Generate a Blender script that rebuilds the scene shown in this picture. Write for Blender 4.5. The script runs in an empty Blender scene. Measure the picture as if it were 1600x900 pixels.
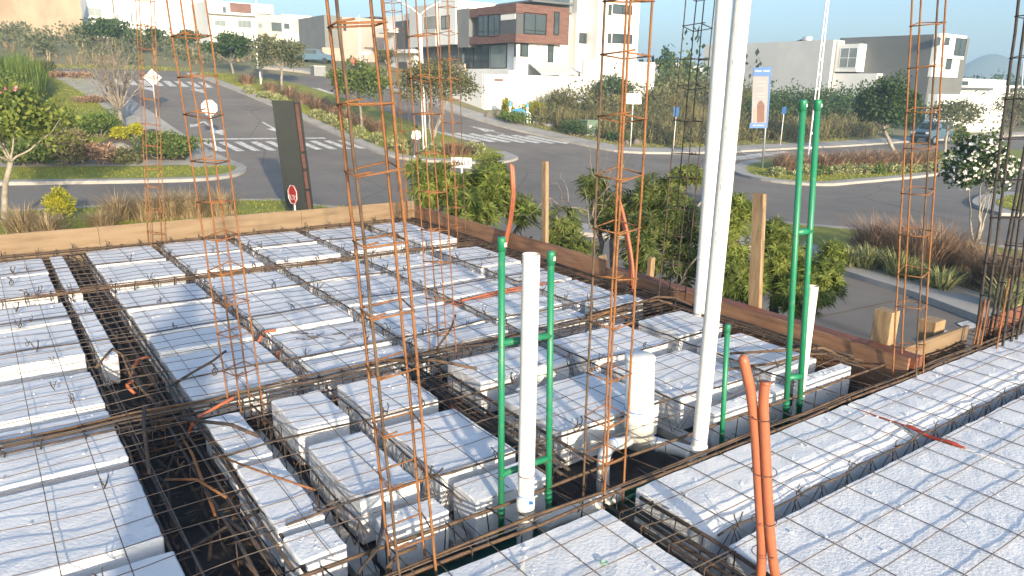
import bpy, bmesh, math, random
from mathutils import Vector, Matrix, noise
R_ = math.radians
rnd = random.Random(7)
SC = bpy.context.scene
COL = SC.collection

# ------------------------------------------------------------------ camera
F_PX, CX, CY, H = 1169.0, 800.0, 450.0, 1.7
ROT = Matrix(((0.81451411, 0.13832281, -0.56341242),
              (-0.57986063, 0.22444486, -0.78318973),
              (0.01812202, 0.96461977, 0.26302145)))
cam_d = bpy.data.cameras.new('camera')
cam_d.sensor_width = 36.0
cam_d.lens = F_PX / 1600.0 * 36.0
cam_d.clip_start = 0.05
cam_d.clip_end = 12000
cam = bpy.data.objects.new('camera', cam_d)
COL.objects.link(cam)
mw = ROT.to_4x4(); mw.translation = Vector((0, 0, H))
cam.matrix_world = mw
SC.camera = cam

# ------------------------------------------------------------------ light
SUN_AZ, SUN_EL = 75.5, 13.5        # direction the light travels to, height of the sun
w = bpy.data.worlds.new('World'); SC.world = w; w.use_nodes = True
nt = w.node_tree
sky = nt.nodes.new('ShaderNodeTexSky'); sky.sky_type = 'NISHITA'; sky.sun_disc = False
sky.sun_elevation = R_(SUN_EL); sky.sun_rotation = R_(194.5)
sky.altitude = 0; sky.air_density = 0.9; sky.dust_density = 3.0; sky.ozone_density = 3.0
bg = nt.nodes['Background']; bg.inputs[1].default_value = 0.15
hs = nt.nodes.new('ShaderNodeHueSaturation'); hs.inputs['Saturation'].default_value = 1.0
nt.links.new(sky.outputs[0], hs.inputs['Color']); nt.links.new(hs.outputs[0], bg.inputs[0])
sd = bpy.data.lights.new('sun', 'SUN'); sd.energy = 3.4; sd.angle = R_(1.0); sd.color = (1.0, 0.84, 0.62)
sun = bpy.data.objects.new('sun', sd); COL.objects.link(sun)
tv = Vector((math.cos(R_(SUN_AZ)) * math.cos(R_(SUN_EL)), math.sin(R_(SUN_AZ)) * math.cos(R_(SUN_EL)), -math.sin(R_(SUN_EL))))
sun.rotation_euler = tv.to_track_quat('-Z', 'Y').to_euler()
sun.location = (0, -20, 20)
vs = SC.view_settings
vs.view_transform = 'Standard'; vs.look = 'None'; vs.exposure = 1.22; vs.gamma = 1.0; vs.use_curve_mapping = False
SC.render.engine = 'CYCLES'

# ------------------------------------------------------------------ helpers
def lin(r, g, b):
    f = lambda c: (c / 255 / 12.92) if c / 255 <= .04045 else ((c / 255 + .055) / 1.055) ** 2.4
    return (f(r), f(g), f(b), 1)
def ray(px, py):
    return ROT @ Vector(((px - CX) / F_PX, -(py - CY) / F_PX, -1.0))
ORG = Vector((0, 0, H))
def on_z(px, py, z=0.0):
    d = ray(px, py); return ORG + d * ((z - H) / d.z)
def on_x(px, py, x):
    d = ray(px, py); return ORG + d * (x / d.x)
def on_y(px, py, y):
    d = ray(px, py); return ORG + d * (y / d.y)
def at_d(px, py, dep):
    return ORG + ray(px, py) * dep
def proj(p):
    q = ROT.transposed() @ (Vector(p) - ORG)
    return CX + F_PX * q.x / -q.z, CY - F_PX * q.y / -q.z, -q.z
# terrain ----------------------------------------------------------
PROF = [(-400, -3.1), (-20, -3.05), (15, -3.0), (24, -2.95), (32, -2.7), (38, -2.35), (45, -1.6), (52, -0.45), (60, 0.85), (70, 2.3), (97, 4.9), (120, 6.9), (140, 7.5), (200, 8.5), (420, 8.5), (9000, 8.5)]
def sstep(t): t = max(0, min(1, t)); return t * t * (3 - 2 * t)
def prof0(y):
    for (a, za), (b, zb) in zip(PROF, PROF[1:]):
        if y <= b: return za + (zb - za) * (y - a) / (b - a)
    return PROF[-1][1]
def prof(y):
    return sum(prof0(y + o * 1.6) for o in (-2, -1, 0, 1, 2)) / 5
def tz(x, y):
    z = prof(y)
    s = 1 - 0.8 * sstep((x - 55) / 45.0)
    if y > 150: s *= 1 - 0.6 * sstep((x - 60) / 200)
    return -3.0 + (z + 3.0) * s
def gp(px, py, up=0.0):
    """ground point seen at a photo pixel"""
    d = ray(px, py); t = 4.0; st = 0.5; last = t
    while t < 1500:
        p = ORG + d * t
        if p.z < tz(p.x, p.y) + up:
            lo, hi = last, t
            for _ in range(24):
                m = (lo + hi) / 2; q = ORG + d * m
                if q.z < tz(q.x, q.y) + up: hi = m
                else: lo = m
            q = ORG + d * hi
            return Vector((q.x, q.y, tz(q.x, q.y)))
        last = t; t += st; st *= 1.01
    q = ORG + d * 1500
    return Vector((q.x, q.y, tz(q.x, q.y)))

# ------------------------------------------------------------------ materials
MATS = {}
def mat(name, c1, c2=None, scale=8.0, rough=0.8, bump=0.0, bscale=40.0, metal=0.0, detail=4.0, c3=None, stretch=None, spec=0.4, lo=0.35, hi=0.65, trans=0.0, alpha=1.0):
    if name in MATS: return MATS[name]
    m = bpy.data.materials.new(name); m.use_nodes = True
    n = m.node_tree.nodes; L = m.node_tree.links
    b = n['Principled BSDF']
    b.inputs['Roughness'].default_value = rough; b.inputs['Metallic'].default_value = metal
    b.inputs['Specular IOR Level'].default_value = spec
    if trans: b.inputs['Transmission Weight'].default_value = trans
    if alpha < 1: b.inputs['Alpha'].default_value = alpha
    b.inputs['Base Color'].default_value = c1
    tc = n.new('ShaderNodeTexCoord')
    src = tc.outputs['Object']
    if stretch:
        mp = n.new('ShaderNodeMapping'); mp.inputs['Scale'].default_value = stretch
        L.new(src, mp.inputs[0]); src = mp.outputs[0]
    if c2:
        nz = n.new('ShaderNodeTexNoise'); nz.inputs['Scale'].default_value = scale; nz.inputs['Detail'].default_value = detail; nz.inputs['Roughness'].default_value = 0.65
        L.new(src, nz.inputs['Vector'])
        cr = n.new('ShaderNodeValToRGB'); e = cr.color_ramp.elements
        e[0].position = lo; e[0].color = c1; e[1].position = hi; e[1].color = c2
        if c3:
            k = cr.color_ramp.elements.new((lo + hi) / 2); k.color = c3
        L.new(nz.outputs['Fac'], cr.inputs[0]); L.new(cr.outputs[0], b.inputs['Base Color'])
    if bump:
        nb = n.new('ShaderNodeTexNoise'); nb.inputs['Scale'].default_value = bscale; nb.inputs['Detail'].default_value = 5
        L.new(src, nb.inputs['Vector'])
        bp = n.new('ShaderNodeBump'); bp.inputs['Strength'].default_value = bump; bp.inputs['Distance'].default_value = 0.02
        L.new(nb.outputs['Fac'], bp.inputs['Height']); L.new(bp.outputs[0], b.inputs['Normal'])
    MATS[name] = m
    return m
def leafmat(name, c1, c2, c3=None, scale=3.0, rough=0.55, tr=0.25):
    """foliage: colour varies from leaf to leaf, some light passes through"""
    if name in MATS: return MATS[name]
    m = mat(name, c1, c2, scale, rough, c3=c3, spec=0.25, lo=0.3, hi=0.7, detail=6)
    n = m.node_tree.nodes; L = m.node_tree.links
    b = n['Principled BSDF']; out = n['Material Output']
    geo = n.new('ShaderNodeNewGeometry')
    cr = [k for k in n if k.type == 'VALTORGB'][0]; nz = [k for k in n if k.type == 'TEX_NOISE'][0]
    ad = n.new('ShaderNodeMath'); ad.operation = 'MULTIPLY_ADD'; ad.inputs[1].default_value = 0.45
    sb = n.new('ShaderNodeMath'); sb.operation = 'SUBTRACT'; sb.inputs[1].default_value = 0.22
    L.new(geo.outputs['Random Per Island'], ad.inputs[0]); L.new(nz.outputs['Fac'], sb.inputs[0]); L.new(sb.outputs[0], ad.inputs[2])
    L.new(ad.outputs[0], cr.inputs[0])
    t = n.new('ShaderNodeBsdfTranslucent'); L.new(cr.outputs[0], t.inputs[0])
    mx = n.new('ShaderNodeMixShader'); mx.inputs[0].default_value = tr
    L.new(b.outputs[0], mx.inputs[1]); L.new(t.outputs[0], mx.inputs[2]); L.new(mx.outputs[0], out.inputs[0])
    return m
foam = mat('foam', (0.71, 0.717, 0.715, 1), (0.63, 0.637, 0.64, 1), 2.5, 0.75, bump=0.22, bscale=70, spec=0.3, lo=0.3, hi=0.8)
rust = mat('rust', (0.30, 0.135, 0.05, 1), (0.11, 0.055, 0.033, 1), 17, 0.9, bump=0.5, bscale=260, c3=(0.26, 0.115, 0.045, 1), lo=.3, hi=.75)
steel = mat('steel', (0.030, 0.027, 0.026, 1), (0.11, 0.065, 0.04, 1), 14, 0.7, bump=0.4, bscale=220, c3=(0.055, 0.043, 0.036, 1))
blacksteel = mat('blacksteel', (0.028, 0.026, 0.025, 1), (0.06, 0.05, 0.042, 1), 20, 0.65, bump=0.5, bscale=200)
wirem = mat('wire', (0.075, 0.064, 0.056, 1), (0.15, 0.11, 0.085, 1), 6, 0.6)
brownbar = mat('brownbar', (0.15, 0.095, 0.055, 1), (0.07, 0.045, 0.033, 1), 14, 0.8, bump=0.4, bscale=220)
ply = mat('ply', (0.25, 0.185, 0.115, 1), (0.155, 0.10, 0.056, 1), 5, 0.75, bump=0.2, bscale=30, stretch=(0.35, 1, 4), c3=(0.225, 0.16, 0.096, 1), lo=.25, hi=.75)
plyb = mat('plyb', (0.33, 0.18, 0.10, 1), (0.17, 0.09, 0.055, 1), 6, 0.75, bump=0.25, bscale=30, stretch=(1, 0.4, 4), c3=(0.26, 0.14, 0.08, 1))
redwood = mat('redwood', (0.24, 0.085, 0.045, 1), (0.14, 0.055, 0.035, 1), 6, 0.7, bump=0.25, bscale=40, stretch=(1, 0.4, 3))
stud = mat('stud', (0.36, 0.255, 0.145, 1), (0.24, 0.155, 0.08, 1), 9, 0.75, bump=0.2, bscale=40, stretch=(3, 3, 0.5))
pvc = mat('pvc', (0.74, 0.72, 0.66, 1), (0.62, 0.595, 0.54, 1), 5, 0.42, spec=0.4, lo=.45, hi=.8, stretch=(1, 1, .6))
pvcblue = mat('pvcblue', (0.05, 0.22, 0.55, 1), rough=0.4)
green = mat('greenpipe', (0.006, 0.20, 0.085, 1), (0.03, 0.19, 0.10, 1), 14, 0.42, spec=0.5)
greend = mat('greenform', (0.002, 0.075, 0.055, 1), (0.004, 0.035, 0.03, 1), 6, 0.55)
orange = mat('orangeconduit', (0.42, 0.13, 0.06, 1), (0.34, 0.105, 0.052, 1), 6, 0.45, c3=(0.39, 0.12, 0.057, 1))
darkform = mat('darkform', (0.045, 0.04, 0.037, 1), (0.02, 0.018, 0.018, 1), 5, 0.8, bump=0.3)
conc = mat('concretejoist', (0.42, 0.405, 0.375, 1), (0.32, 0.31, 0.285, 1), 12, 0.9, bump=0.4, bscale=60)
white = mat('whitestucco', (0.80, 0.79, 0.75, 1), (0.74, 0.73, 0.69, 1), 0.6, 0.85, bump=0.1, bscale=20)
glass = mat('glassdark', (0.035, 0.05, 0.055, 1), (0.06, 0.08, 0.085, 1), 0.5, 0.08, spec=0.8)
blackm = mat('blackmetal', (0.02, 0.022, 0.022, 1), rough=0.4)
whitem = mat('whitemetal', (0.75, 0.75, 0.73, 1), rough=0.4)
greym = mat('greymetal', (0.28, 0.29, 0.29, 1), rough=0.45, metal=0.5)
asphalt = mat('asphalt', (0.205, 0.18, 0.15, 1), (0.15, 0.133, 0.114, 1), 0.35, 0.9, bump=0.35, bscale=30, c3=(0.182, 0.16, 0.135, 1), lo=0.3, hi=0.7)
pave = mat('pavement', (0.38, 0.36, 0.325, 1), (0.30, 0.285, 0.26, 1), 1.1, 0.9, bump=0.25, bscale=25)
lawn = mat('lawn', (0.25, 0.26, 0.035, 1), (0.17, 0.19, 0.025, 1), 1.6, 0.9, bump=0.8, bscale=60, c3=(0.21, 0.225, 0.03, 1))
soil = mat('soil', (0.14, 0.10, 0.065, 1), (0.08, 0.06, 0.04, 1), 1.2, 0.95, bump=0.6, bscale=20)
dryground = mat('dryground', (0.24, 0.20, 0.10, 1), (0.15, 0.16, 0.065, 1), 0.12, 0.95, bump=0.7, bscale=6, c3=(0.20, 0.185, 0.085, 1))
paint = mat('roadpaint', (0.66, 0.65, 0.60, 1), (0.48, 0.47, 0.44, 1), 2.5, 0.8)
bark = mat('bark', (0.30, 0.255, 0.20, 1), (0.16, 0.13, 0.10, 1), 7, 0.9, bump=0.6, bscale=25)
palebark = mat('palebark', (0.36, 0.32, 0.26, 1), (0.22, 0.19, 0.15, 1), 5, 0.9, bump=0.4, bscale=20)

def overlay(m, kind, scale, lo, hi, col, fac, stretch=(1, 1, 1)):
    """marks of their own shape over a material: stains, knots, cracks"""
    n = m.node_tree.nodes; L = m.node_tree.links; b = n['Principled BSDF']; src = b.inputs['Base Color'].links[0].from_socket
    tc = n.new('ShaderNodeTexCoord'); mp = n.new('ShaderNodeMapping'); mp.inputs['Scale'].default_value = stretch; L.new(tc.outputs['Object'], mp.inputs[0])
    if kind == 'noise':
        t = n.new('ShaderNodeTexNoise'); t.inputs['Detail'].default_value = 6; o = t.outputs['Fac']
    else:
        t = n.new('ShaderNodeTexVoronoi'); t.feature = 'F1' if kind == 'spots' else 'DISTANCE_TO_EDGE'; o = t.outputs['Distance']
    t.inputs['Scale'].default_value = scale; L.new(mp.outputs[0], t.inputs['Vector'])
    mr = n.new('ShaderNodeMapRange'); mr.inputs[1].default_value = lo; mr.inputs[2].default_value = hi; mr.inputs[3].default_value = 0 if kind == 'noise' else fac; mr.inputs[4].default_value = fac if kind == 'noise' else 0
    L.new(o, mr.inputs[0]); mx = n.new('ShaderNodeMix'); mx.data_type = 'RGBA'; L.new(mr.outputs[0], mx.inputs[0]); L.new(src, mx.inputs[6]); mx.inputs[7].default_value = col; L.new(mx.outputs[2], b.inputs['Base Color'])
overlay(ply, 'spots', 2.6, .02, .07, (.05, .03, .018, 1), .8, (1, 1, 1.6)); overlay(ply, 'noise', 1.5, .55, .75, (.12, .085, .06, 1), .55)
overlay(plyb, 'noise', 1.3, .52, .7, (.07, .05, .04, 1), .6); overlay(plyb, 'noise', 4, .62, .75, (.30, .28, .25, 1), .35)
overlay(stud, 'spots', 9, .02, .06, (.05, .03, .018, 1), .7)
overlay(asphalt, 'noise', .16, .52, .72, (.10, .09, .08, 1), .55); overlay(asphalt, 'edge', .13, .0, .006, (.045, .042, .04, 1), .55); overlay(asphalt, 'noise', 1.8, .62, .72, (.085, .08, .073, 1), .45)
overlay(pave, 'noise', .5, .5, .75, (.20, .185, .165, 1), .5); overlay(paint, 'noise', 5, .5, .66, (.20, .19, .17, 1), .75)
overlay(foam, 'noise', 1.1, .60, .80, (.50, .47, .42, 1), .35); overlay(foam, 'noise', 7, .66, .8, (.45, .40, .33, 1), .25)
overlay(pvc, 'noise', 9, .60, .75, (.42, .39, .34, 1), .35); overlay(green, 'noise', 18, .62, .75, (.20, .27, .20, 1), .4); overlay(orange, 'noise', 22, .60, .75, (.42, .24, .15, 1), .2)
overlay(white, 'noise', .35, .55, .85, (.55, .52, .46, 1), .35, (1, 1, .35))
# ------------------------------------------------------------------ mesh building
class MB:
    def __init__(s): s.v = []; s.f = []
    def add(s, vs, fs):
        o = len(s.v); s.v.extend([tuple(p) for p in vs]); s.f.extend([tuple(i + o for i in q) for q in fs])
    def box(s, x0, x1, y0, y1, z0, z1):
        s.add([(x0, y0, z0), (x1, y0, z0), (x1, y1, z0), (x0, y1, z0), (x0, y0, z1), (x1, y0, z1), (x1, y1, z1), (x0, y1, z1)],
              [(0, 3, 2, 1), (4, 5, 6, 7), (0, 1, 5, 4), (1, 2, 6, 5), (2, 3, 7, 6), (3, 0, 4, 7)])
        return s
    def obox(s, c, u, v, n):
        """box from centre and three half-extent vectors"""
        c = Vector(c); u = Vector(u); v = Vector(v); n = Vector(n)
        P = [c + a * u + b * v + k * n for k in (-1, 1) for a, b in ((-1, -1), (1, -1), (1, 1), (-1, 1))]
        s.add(P, [(0, 3, 2, 1), (4, 5, 6, 7), (0, 1, 5, 4), (1, 2, 6, 5), (2, 3, 7, 6), (3, 0, 4, 7)])
        return s
    def tube(s, path, r, n=6, cap=True):
        path = [Vector(p) for p in path]
        rs = r if isinstance(r, (list, tuple)) else [r] * len(path)
        o = len(s.v); prev = None
        for i, p in enumerate(path):
            d = (path[min(i + 1, len(path) - 1)] - path[max(i - 1, 0)])
            if d.length < 1e-9: d = Vector((0, 0, 1))
            d.normalize()
            if prev is None:
                a = d.cross(Vector((0.12, 0.31, 1)) if abs(d.z) < .9 else Vector((1, 0.2, 0))).normalized()
            else:
                a = (prev - d * prev.dot(d)).normalized()
            prev = a; b = d.cross(a)
            for k in range(n):
                t = 2 * math.pi * k / n
                s.v.append(tuple(p + (a * math.cos(t) + b * math.sin(t)) * rs[i]))
        for i in range(len(path) - 1):
            for k in range(n):
                k2 = (k + 1) % n
                s.f.append((o + i * n + k, o + i * n + k2, o + (i + 1) * n + k2, o + (i + 1) * n + k))
        if cap:
            s.f.append(tuple(o + k for k in reversed(range(n)))); e = o + (len(path) - 1) * n
            s.f.append(tuple(e + k for k in range(n)))
        return s
    def ell(s, c, r, n=8, m=6):
        o = len(s.v)
        for i in range(m + 1):
            t = math.pi * i / m
            for k in range(n):
                a = 2 * math.pi * k / n
                s.v.append((c[0] + r[0] * math.sin(t) * math.cos(a), c[1] + r[1] * math.sin(t) * math.sin(a), c[2] + r[2] * math.cos(t)))
        for i in range(m):
            for k in range(n):
                s.f.append((o + i * n + k, o + (i + 1) * n + k, o + (i + 1) * n + (k + 1) % n, o + i * n + (k + 1) % n))
        return s
    def build(s, name, m, parent=None, smooth=False):
        me = bpy.data.meshes.new(name); me.from_pydata(s.v, [], s.f); me.update()
        if smooth: me.polygons.foreach_set('use_smooth', [True] * len(me.polygons))
        if m: me.materials.append(m)
        return link(name, me, parent)
def link(name, me, parent=None):
    o = bpy.data.objects.new(name, me); COL.objects.link(o)
    if parent is not None:
        o.parent = parent
        if parent.type == 'EMPTY': o.matrix_parent_inverse = Matrix.Translation(parent.location).inverted()
    return o
def tag(o, label, cat, group=None):
    o['label'] = label; o['category'] = cat
    if group: o['group'] = group
    return o
def thing(name, label, cat, loc=(0, 0, 0), group=None):
    o = bpy.data.objects.new(name, None); o.empty_display_size = 0.1; o.location = loc; COL.objects.link(o)
    return tag(o, label, cat, group)
def struct(o): o['kind'] = 'structure'; return o
def stuff(o, label=None, cat=None):
    o['kind'] = 'stuff'
    if label: o['label'] = label
    if cat: o['category'] = cat
    return o
ORD = ['first', 'second', 'third', 'fourth', 'fifth', 'sixth', 'seventh', 'eighth', 'ninth', 'tenth', 'eleventh', 'twelfth']
# ================================================================== ground, roads, pavements
def frange(a, b, st):
    r = []; x = a
    while x < b - 1e-6: r.append(x); x += st
    r.append(b); return r
xs = [-3000, -1500, -800, -400, -220, -140, -90, -60] + frange(-40, 130, 2.5) + [140, 155, 175, 200, 240, 300, 400, 600, 900, 1400, 2200, 4000, 7000]
ys = [-3000, -1500, -700, -300, -120, -60, -30] + frange(-15, 150, 2.5) + [160, 175, 195, 220, 260, 320, 400, 550, 800, 1200, 2000, 3500, 7000]
v = [(x, y, tz(x, y) - 0.10) for y in ys for x in xs]
nx = len(xs)
f = [(j * nx + i, j * nx + i + 1, (j + 1) * nx + i + 1, (j + 1) * nx + i) for j in range(len(ys) - 1) for i in range(nx - 1)]
g = MB(); g.v = v; g.f = f
struct(g.build('ground', dryground, smooth=True))

def drape(name, pts, dz, m, parent=None, thick=0.0, cell=2.5):
    """flat outline laid over the terrain at height dz, with a skirt of the given thickness"""
    bm = bmesh.new()
    vs_ = [bm.verts.new((p[0], p[1], 0)) for p in pts]
    fc = bm.faces.new(vs_)
    bm.normal_update()
    if fc.normal.z < 0: fc.normal_flip()
    x0, x1 = min(p[0] for p in pts), max(p[0] for p in pts); y0, y1 = min(p[1] for p in pts), max(p[1] for p in pts)
    bmesh.ops.triangulate(bm, faces=bm.faces[:])
    for ax, a, b in ((0, x0, x1), (1, y0, y1)):
        k = math.floor(a / cell) * cell + cell
        while k < b:
            co = (k, 0, 0) if ax == 0 else (0, k, 0); no = (1, 0, 0) if ax == 0 else (0, 1, 0)
            bmesh.ops.bisect_plane(bm, geom=bm.verts[:] + bm.edges[:] + bm.faces[:], plane_co=co, plane_no=no, dist=1e-4)
            k += cell
    if thick:
        be = [e for e in bm.edges if e.is_boundary]
        r = bmesh.ops.extrude_edge_only(bm, edges=be)
        low = set(x for x in r['geom'] if isinstance(x, bmesh.types.BMVert))
        for q in bm.verts: q.co.z = tz(q.co.x, q.co.y) + dz - (thick if q in low else 0)
    else:
        for q in bm.verts: q.co.z = tz(q.co.x, q.co.y) + dz
    bmesh.ops.recalc_face_normals(bm, faces=bm.faces[:])
    me = bpy.data.meshes.new(name); bm.to_mesh(me); bm.free(); me.materials.append(m)
    return link(name, me, parent)
def G2(*pl): return [gp(*p)[:2] if p[0] is not None else p[1:] for p in pl]
def smooth_pl(pts, n=4):
    out = []
    for i in range(len(pts) - 1):
        p0 = pts[max(i - 1, 0)]; p1 = pts[i]; p2 = pts[i + 1]; p3 = pts[min(i + 2, len(pts) - 1)]
        for k in range(n):
            t = k / n
            out.append(tuple(0.5 * ((2 * p1[c]) + (-p0[c] + p2[c]) * t + (2 * p0[c] - 5 * p1[c] + 4 * p2[c] - p3[c]) * t * t + (-p0[c] + 3 * p1[c] - 3 * p2[c] + p3[c]) * t ** 3) for c in (0, 1)))
    out.append(tuple(pts[-1])); return out

# asphalt everywhere the streets meet
road = struct(drape('road', [(-40, 13), (60, 5), (125, 18), (125, 44), (68, 42.5), (44, 45), (36.5, 56), (32, 68), (-40, 74)], 0.0, asphalt))
near_yard = struct(drape('yard_paving', [(4.8, -8), (60, -8), (60, 9), (4.8, 15)], -0.02, asphalt))

def island(name, outer, m=lawn, kerb=True, h=0.13, parent=None):
    o = drape(name, outer, h, m, parent); struct(o); return o
def band(name, line, wd, dz, m, parent=None, side=1, thick=0.0):
    """strip of width wd on one side of a polyline"""
    n = len(line); off = []
    for i, p in enumerate(line):
        a = Vector(line[max(i - 1, 0)]); b = Vector(line[min(i + 1, n - 1)]); d = (b - a).normalized()
        off.append((p[0] - d.y * wd * side, p[1] + d.x * wd * side))
    return drape(name, list(line) + off[::-1], dz, m, parent, thick)

# --- garden block on the left with its pavement
lk = smooth_pl(G2((118, 114), (160, 133), (205, 157), (262, 196), (310, 228), (352, 250), (380, 261), (385, 268), (366, 277), (320, 283), (240, 286), (120, 288), (0, 290)))
lk += [(-25, lk[-1][1] + 0.4), (-40, lk[-1][1] + .4), (-40, 68)]
gl = island('garden_lawn', lk)
kl = smooth_pl(G2((118, 114), (160, 133), (205, 157), (262, 196), (310, 228), (352, 250), (380, 261), (385, 268), (366, 277), (320, 283), (240, 286), (120, 288), (0, 290))) + [(-30, lk[-3][1])]
struct(band('pavement', kl[:25], 2.3, 0.135, pave, side=-1, thick=.3))
struct(band('kerb', kl[24:], 0.45, 0.136, pave, side=-1, thick=.3))
pv = G2((352, 258), (300, 262), (200, 264), (90, 265), (0, 266)); pv.append((-30, pv[-1][1]))
struct(band('garden_path', pv, 1.5, 0.139, pave, side=-1))
bed = G2((150, 253), (290, 255), (305, 235), (240, 205), (180, 215), (110, 250))
struct(drape('planting_bed', bed, 0.142, soil))

# --- verge beside the building on the left
vg = G2((470, 322), (445, 316), (370, 316), (300, 317), (160, 326), (60, 332), (0, 333))
vg = [(vg[0][0] + 1.5, vg[0][1] - 2)] + vg + [(-20, vg[-1][1]), (-20, 15), (vg[0][0] + 1.5, 15)]
island('verge_lawn', vg)
struct(band('verge_kerb', vg[:9], 0.3, 0.136, pave, side=1, thick=.3))

# --- boulevard median
mb = smooth_pl(G2((292, 116), (330, 128), (400, 156), (470, 186), (545, 220), (600, 243), (650, 252), (720, 256), (780, 256), (806, 251), (808, 247), (790, 240), (750, 230), (690, 212), (600, 176), (520, 150), (450, 130), (360, 117)))
median = island('median_lawn', mb)
mk = smooth_pl(G2((292, 116), (330, 128), (400, 156), (470, 186), (545, 220), (600, 243), (650, 252), (720, 256), (780, 256), (806, 251), (808, 247), (790, 240)))
struct(band('median_kerb', mk, 0.75, 0.136, pave, side=1, thick=.3))

# --- pavement and vacant lot on the far side
rp = smooth_pl(G2((410, 106), (470, 112), (560, 128), (640, 152), (700, 174), (787, 200), (860, 217), (920, 230), (975, 239), (1060, 241), (1140, 239), (1230, 234), (1330, 229), (1400, 224)))
rp.append((125, rp[-1][1] + 4.5))
lot = island('vacant_lot', rp + [(125, 85), (50, 110), (30, 90)], dryground)
struct(band('far_pavement', rp, 2.0, 0.136, pave, side=1, thick=.3))

# --- island on the right with banner and lamp
ri = smooth_pl(G2((1146, 264), (1153, 274), (1205, 285), (1284, 291), (1343, 287), (1429, 279), (1480, 273), (1600, 264)))
ri2 = smooth_pl(G2((1600, 236), (1480, 238), (1350, 244), (1250, 248), (1180, 253), (1152, 259), (1146, 264)))
ri_all = ri + [(ri[-1][0] + 18, ri[-1][1] + 0.5), (ri2[0][0] + 10, ri2[0][1] - .3)] + ri2[:-1]
island('roundabout_lawn', ri_all)
struct(band('roundabout_kerb', ri2[-9:-1] + ri, 0.7, 0.136, pave, side=1, thick=.3))
# --- lawn at the right edge
fr = smooth_pl(G2((1600, 338), (1565, 328), (1556, 320), (1570, 311), (1600, 306)))
fr_all = [(fr[0][0] + 14, fr[0][1] - 3)] + fr + [(fr[-1][0] + 14, fr[-1][1] - 2)]
island('corner_lawn', fr_all)
struct(band('corner_kerb', fr, 0.9, 0.12, pave, side=1, thick=.3))
# --- planted strip beside the lane
ns = smooth_pl(G2((1230, 395), (1325, 432), (1420, 462), (1500, 492), (1560, 515), (1600, 533)))
nn = smooth_pl(G2((1600, 395), (1500, 380), (1420, 370), (1340, 362), (1230, 352), (1120, 340)))
ns_all = [(ns[0][0] - 4, ns[0][1] + 5.5)] + ns + [(ns[-1][0] + 8, ns[-1][1] - 6), (nn[0][0] + 6, nn[0][1] - 6)] + nn
strip = island('strip_lawn', ns_all)
struct(band('strip_pavement', [(ns[0][0] - 4, ns[0][1] + 5.3)] + ns + [(ns[-1][0] + 6, ns[-1][1] - 5)], 1.55, 0.136, pave, side=1, thick=.3))
sb = G2((1335, 400), (1420, 428), (1520, 462), (1600, 488), (1600, 415), (1500, 395), (1400, 382), (1330, 378))
struct(drape('strip_bed', sb, 0.142, soil))
kn = [p for p in nn]
struct(band('strip_kerb', kn, 0.35, 0.138, pave, side=1, thick=.3))

# --- paint on the road, every stripe its own sheet
def stripe(name, a, b, wd, dz=0.014):
    a = gp(*a); b = gp(*b); a = Vector(a[:2]); b = Vector(b[:2]); d = (b - a).normalized(); nrm = Vector((-d.y, d.x)) * wd / 2
    return drape(name, [a + nrm, b + nrm, b - nrm, a - nrm], dz, paint, road, cell=1.25)
def crosswalk(p0, p1, n, ln, wd, dirn=(0, 1)):
    a = gp(*p0); b = gp(*p1)
    for i in range(n):
        c = a.lerp(b, (i + 0.5) / n)
        dx, dy = dirn; nxx, nyy = -dy, dx
        q = [(c.x + dx * ln / 2 * s + nxx * wd / 2 * t, c.y + dy * ln / 2 * s + nyy * wd / 2 * t) for s, t in ((-1, -1), (1, -1), (1, 1), (-1, 1))]
        drape('crosswalk_stripe', q, 0.014, paint, road, cell=1.25)
crosswalk((322, 230), (560, 226), 10, 2.6, 0.42, (-0.10, 1))
crosswalk((176, 128), (330, 133), 8, 2.6, 0.5, (0.0, 1))
crosswalk((706, 214), (866, 219), 7, 3.4, 0.62, (-0.30, .95))
crosswalk((430, 136), (512, 143), 8, 2.6, 0.5, (-0.1, 1))
crosswalk((1140, 250), (1215, 238), 5, 3.6, 0.6, (1, .05))
stripe('stop_line', (302, 218), (508, 216), 0.35)
stripe('stop_line', (1160, 240), (1235, 245), 0.3)
stripe('lane_line', (664, 200), (730, 219), 0.18)
stripe('lane_line', (495, 148), (530, 157), 0.22)
stripe('kerb_line', (1430, 275), (1475, 271), 0.35)
stripe('kerb_line', (1380, 272), (1440, 270), 0.25)
def arrow(tail, tip, wd=0.16, hw=0.5, hl=1.5):
    a = Vector(gp(*tail)[:2]); b = Vector(gp(*tip)[:2]); d = (b - a).normalized(); n_ = Vector((-d.y, d.x)); c = b - d * hl
    drape('lane_arrow', [a + n_ * wd / 2, c + n_ * wd / 2, c + n_ * hw, b, c - n_ * hw, c - n_ * wd / 2, a - n_ * wd / 2], 0.014, paint, road, cell=1.25)
arrow((410, 191), (443, 209)); arrow((318, 190), (349, 212)); arrow((318, 190), (297, 199), .16, .35, .8)
arrow((788, 210), (733, 197), .16, .55, 2.0)
arrow((217, 132), (240, 143), .2, .5, 1.6); arrow((300, 137), (320, 146), .2, .5, 1.6)
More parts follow.
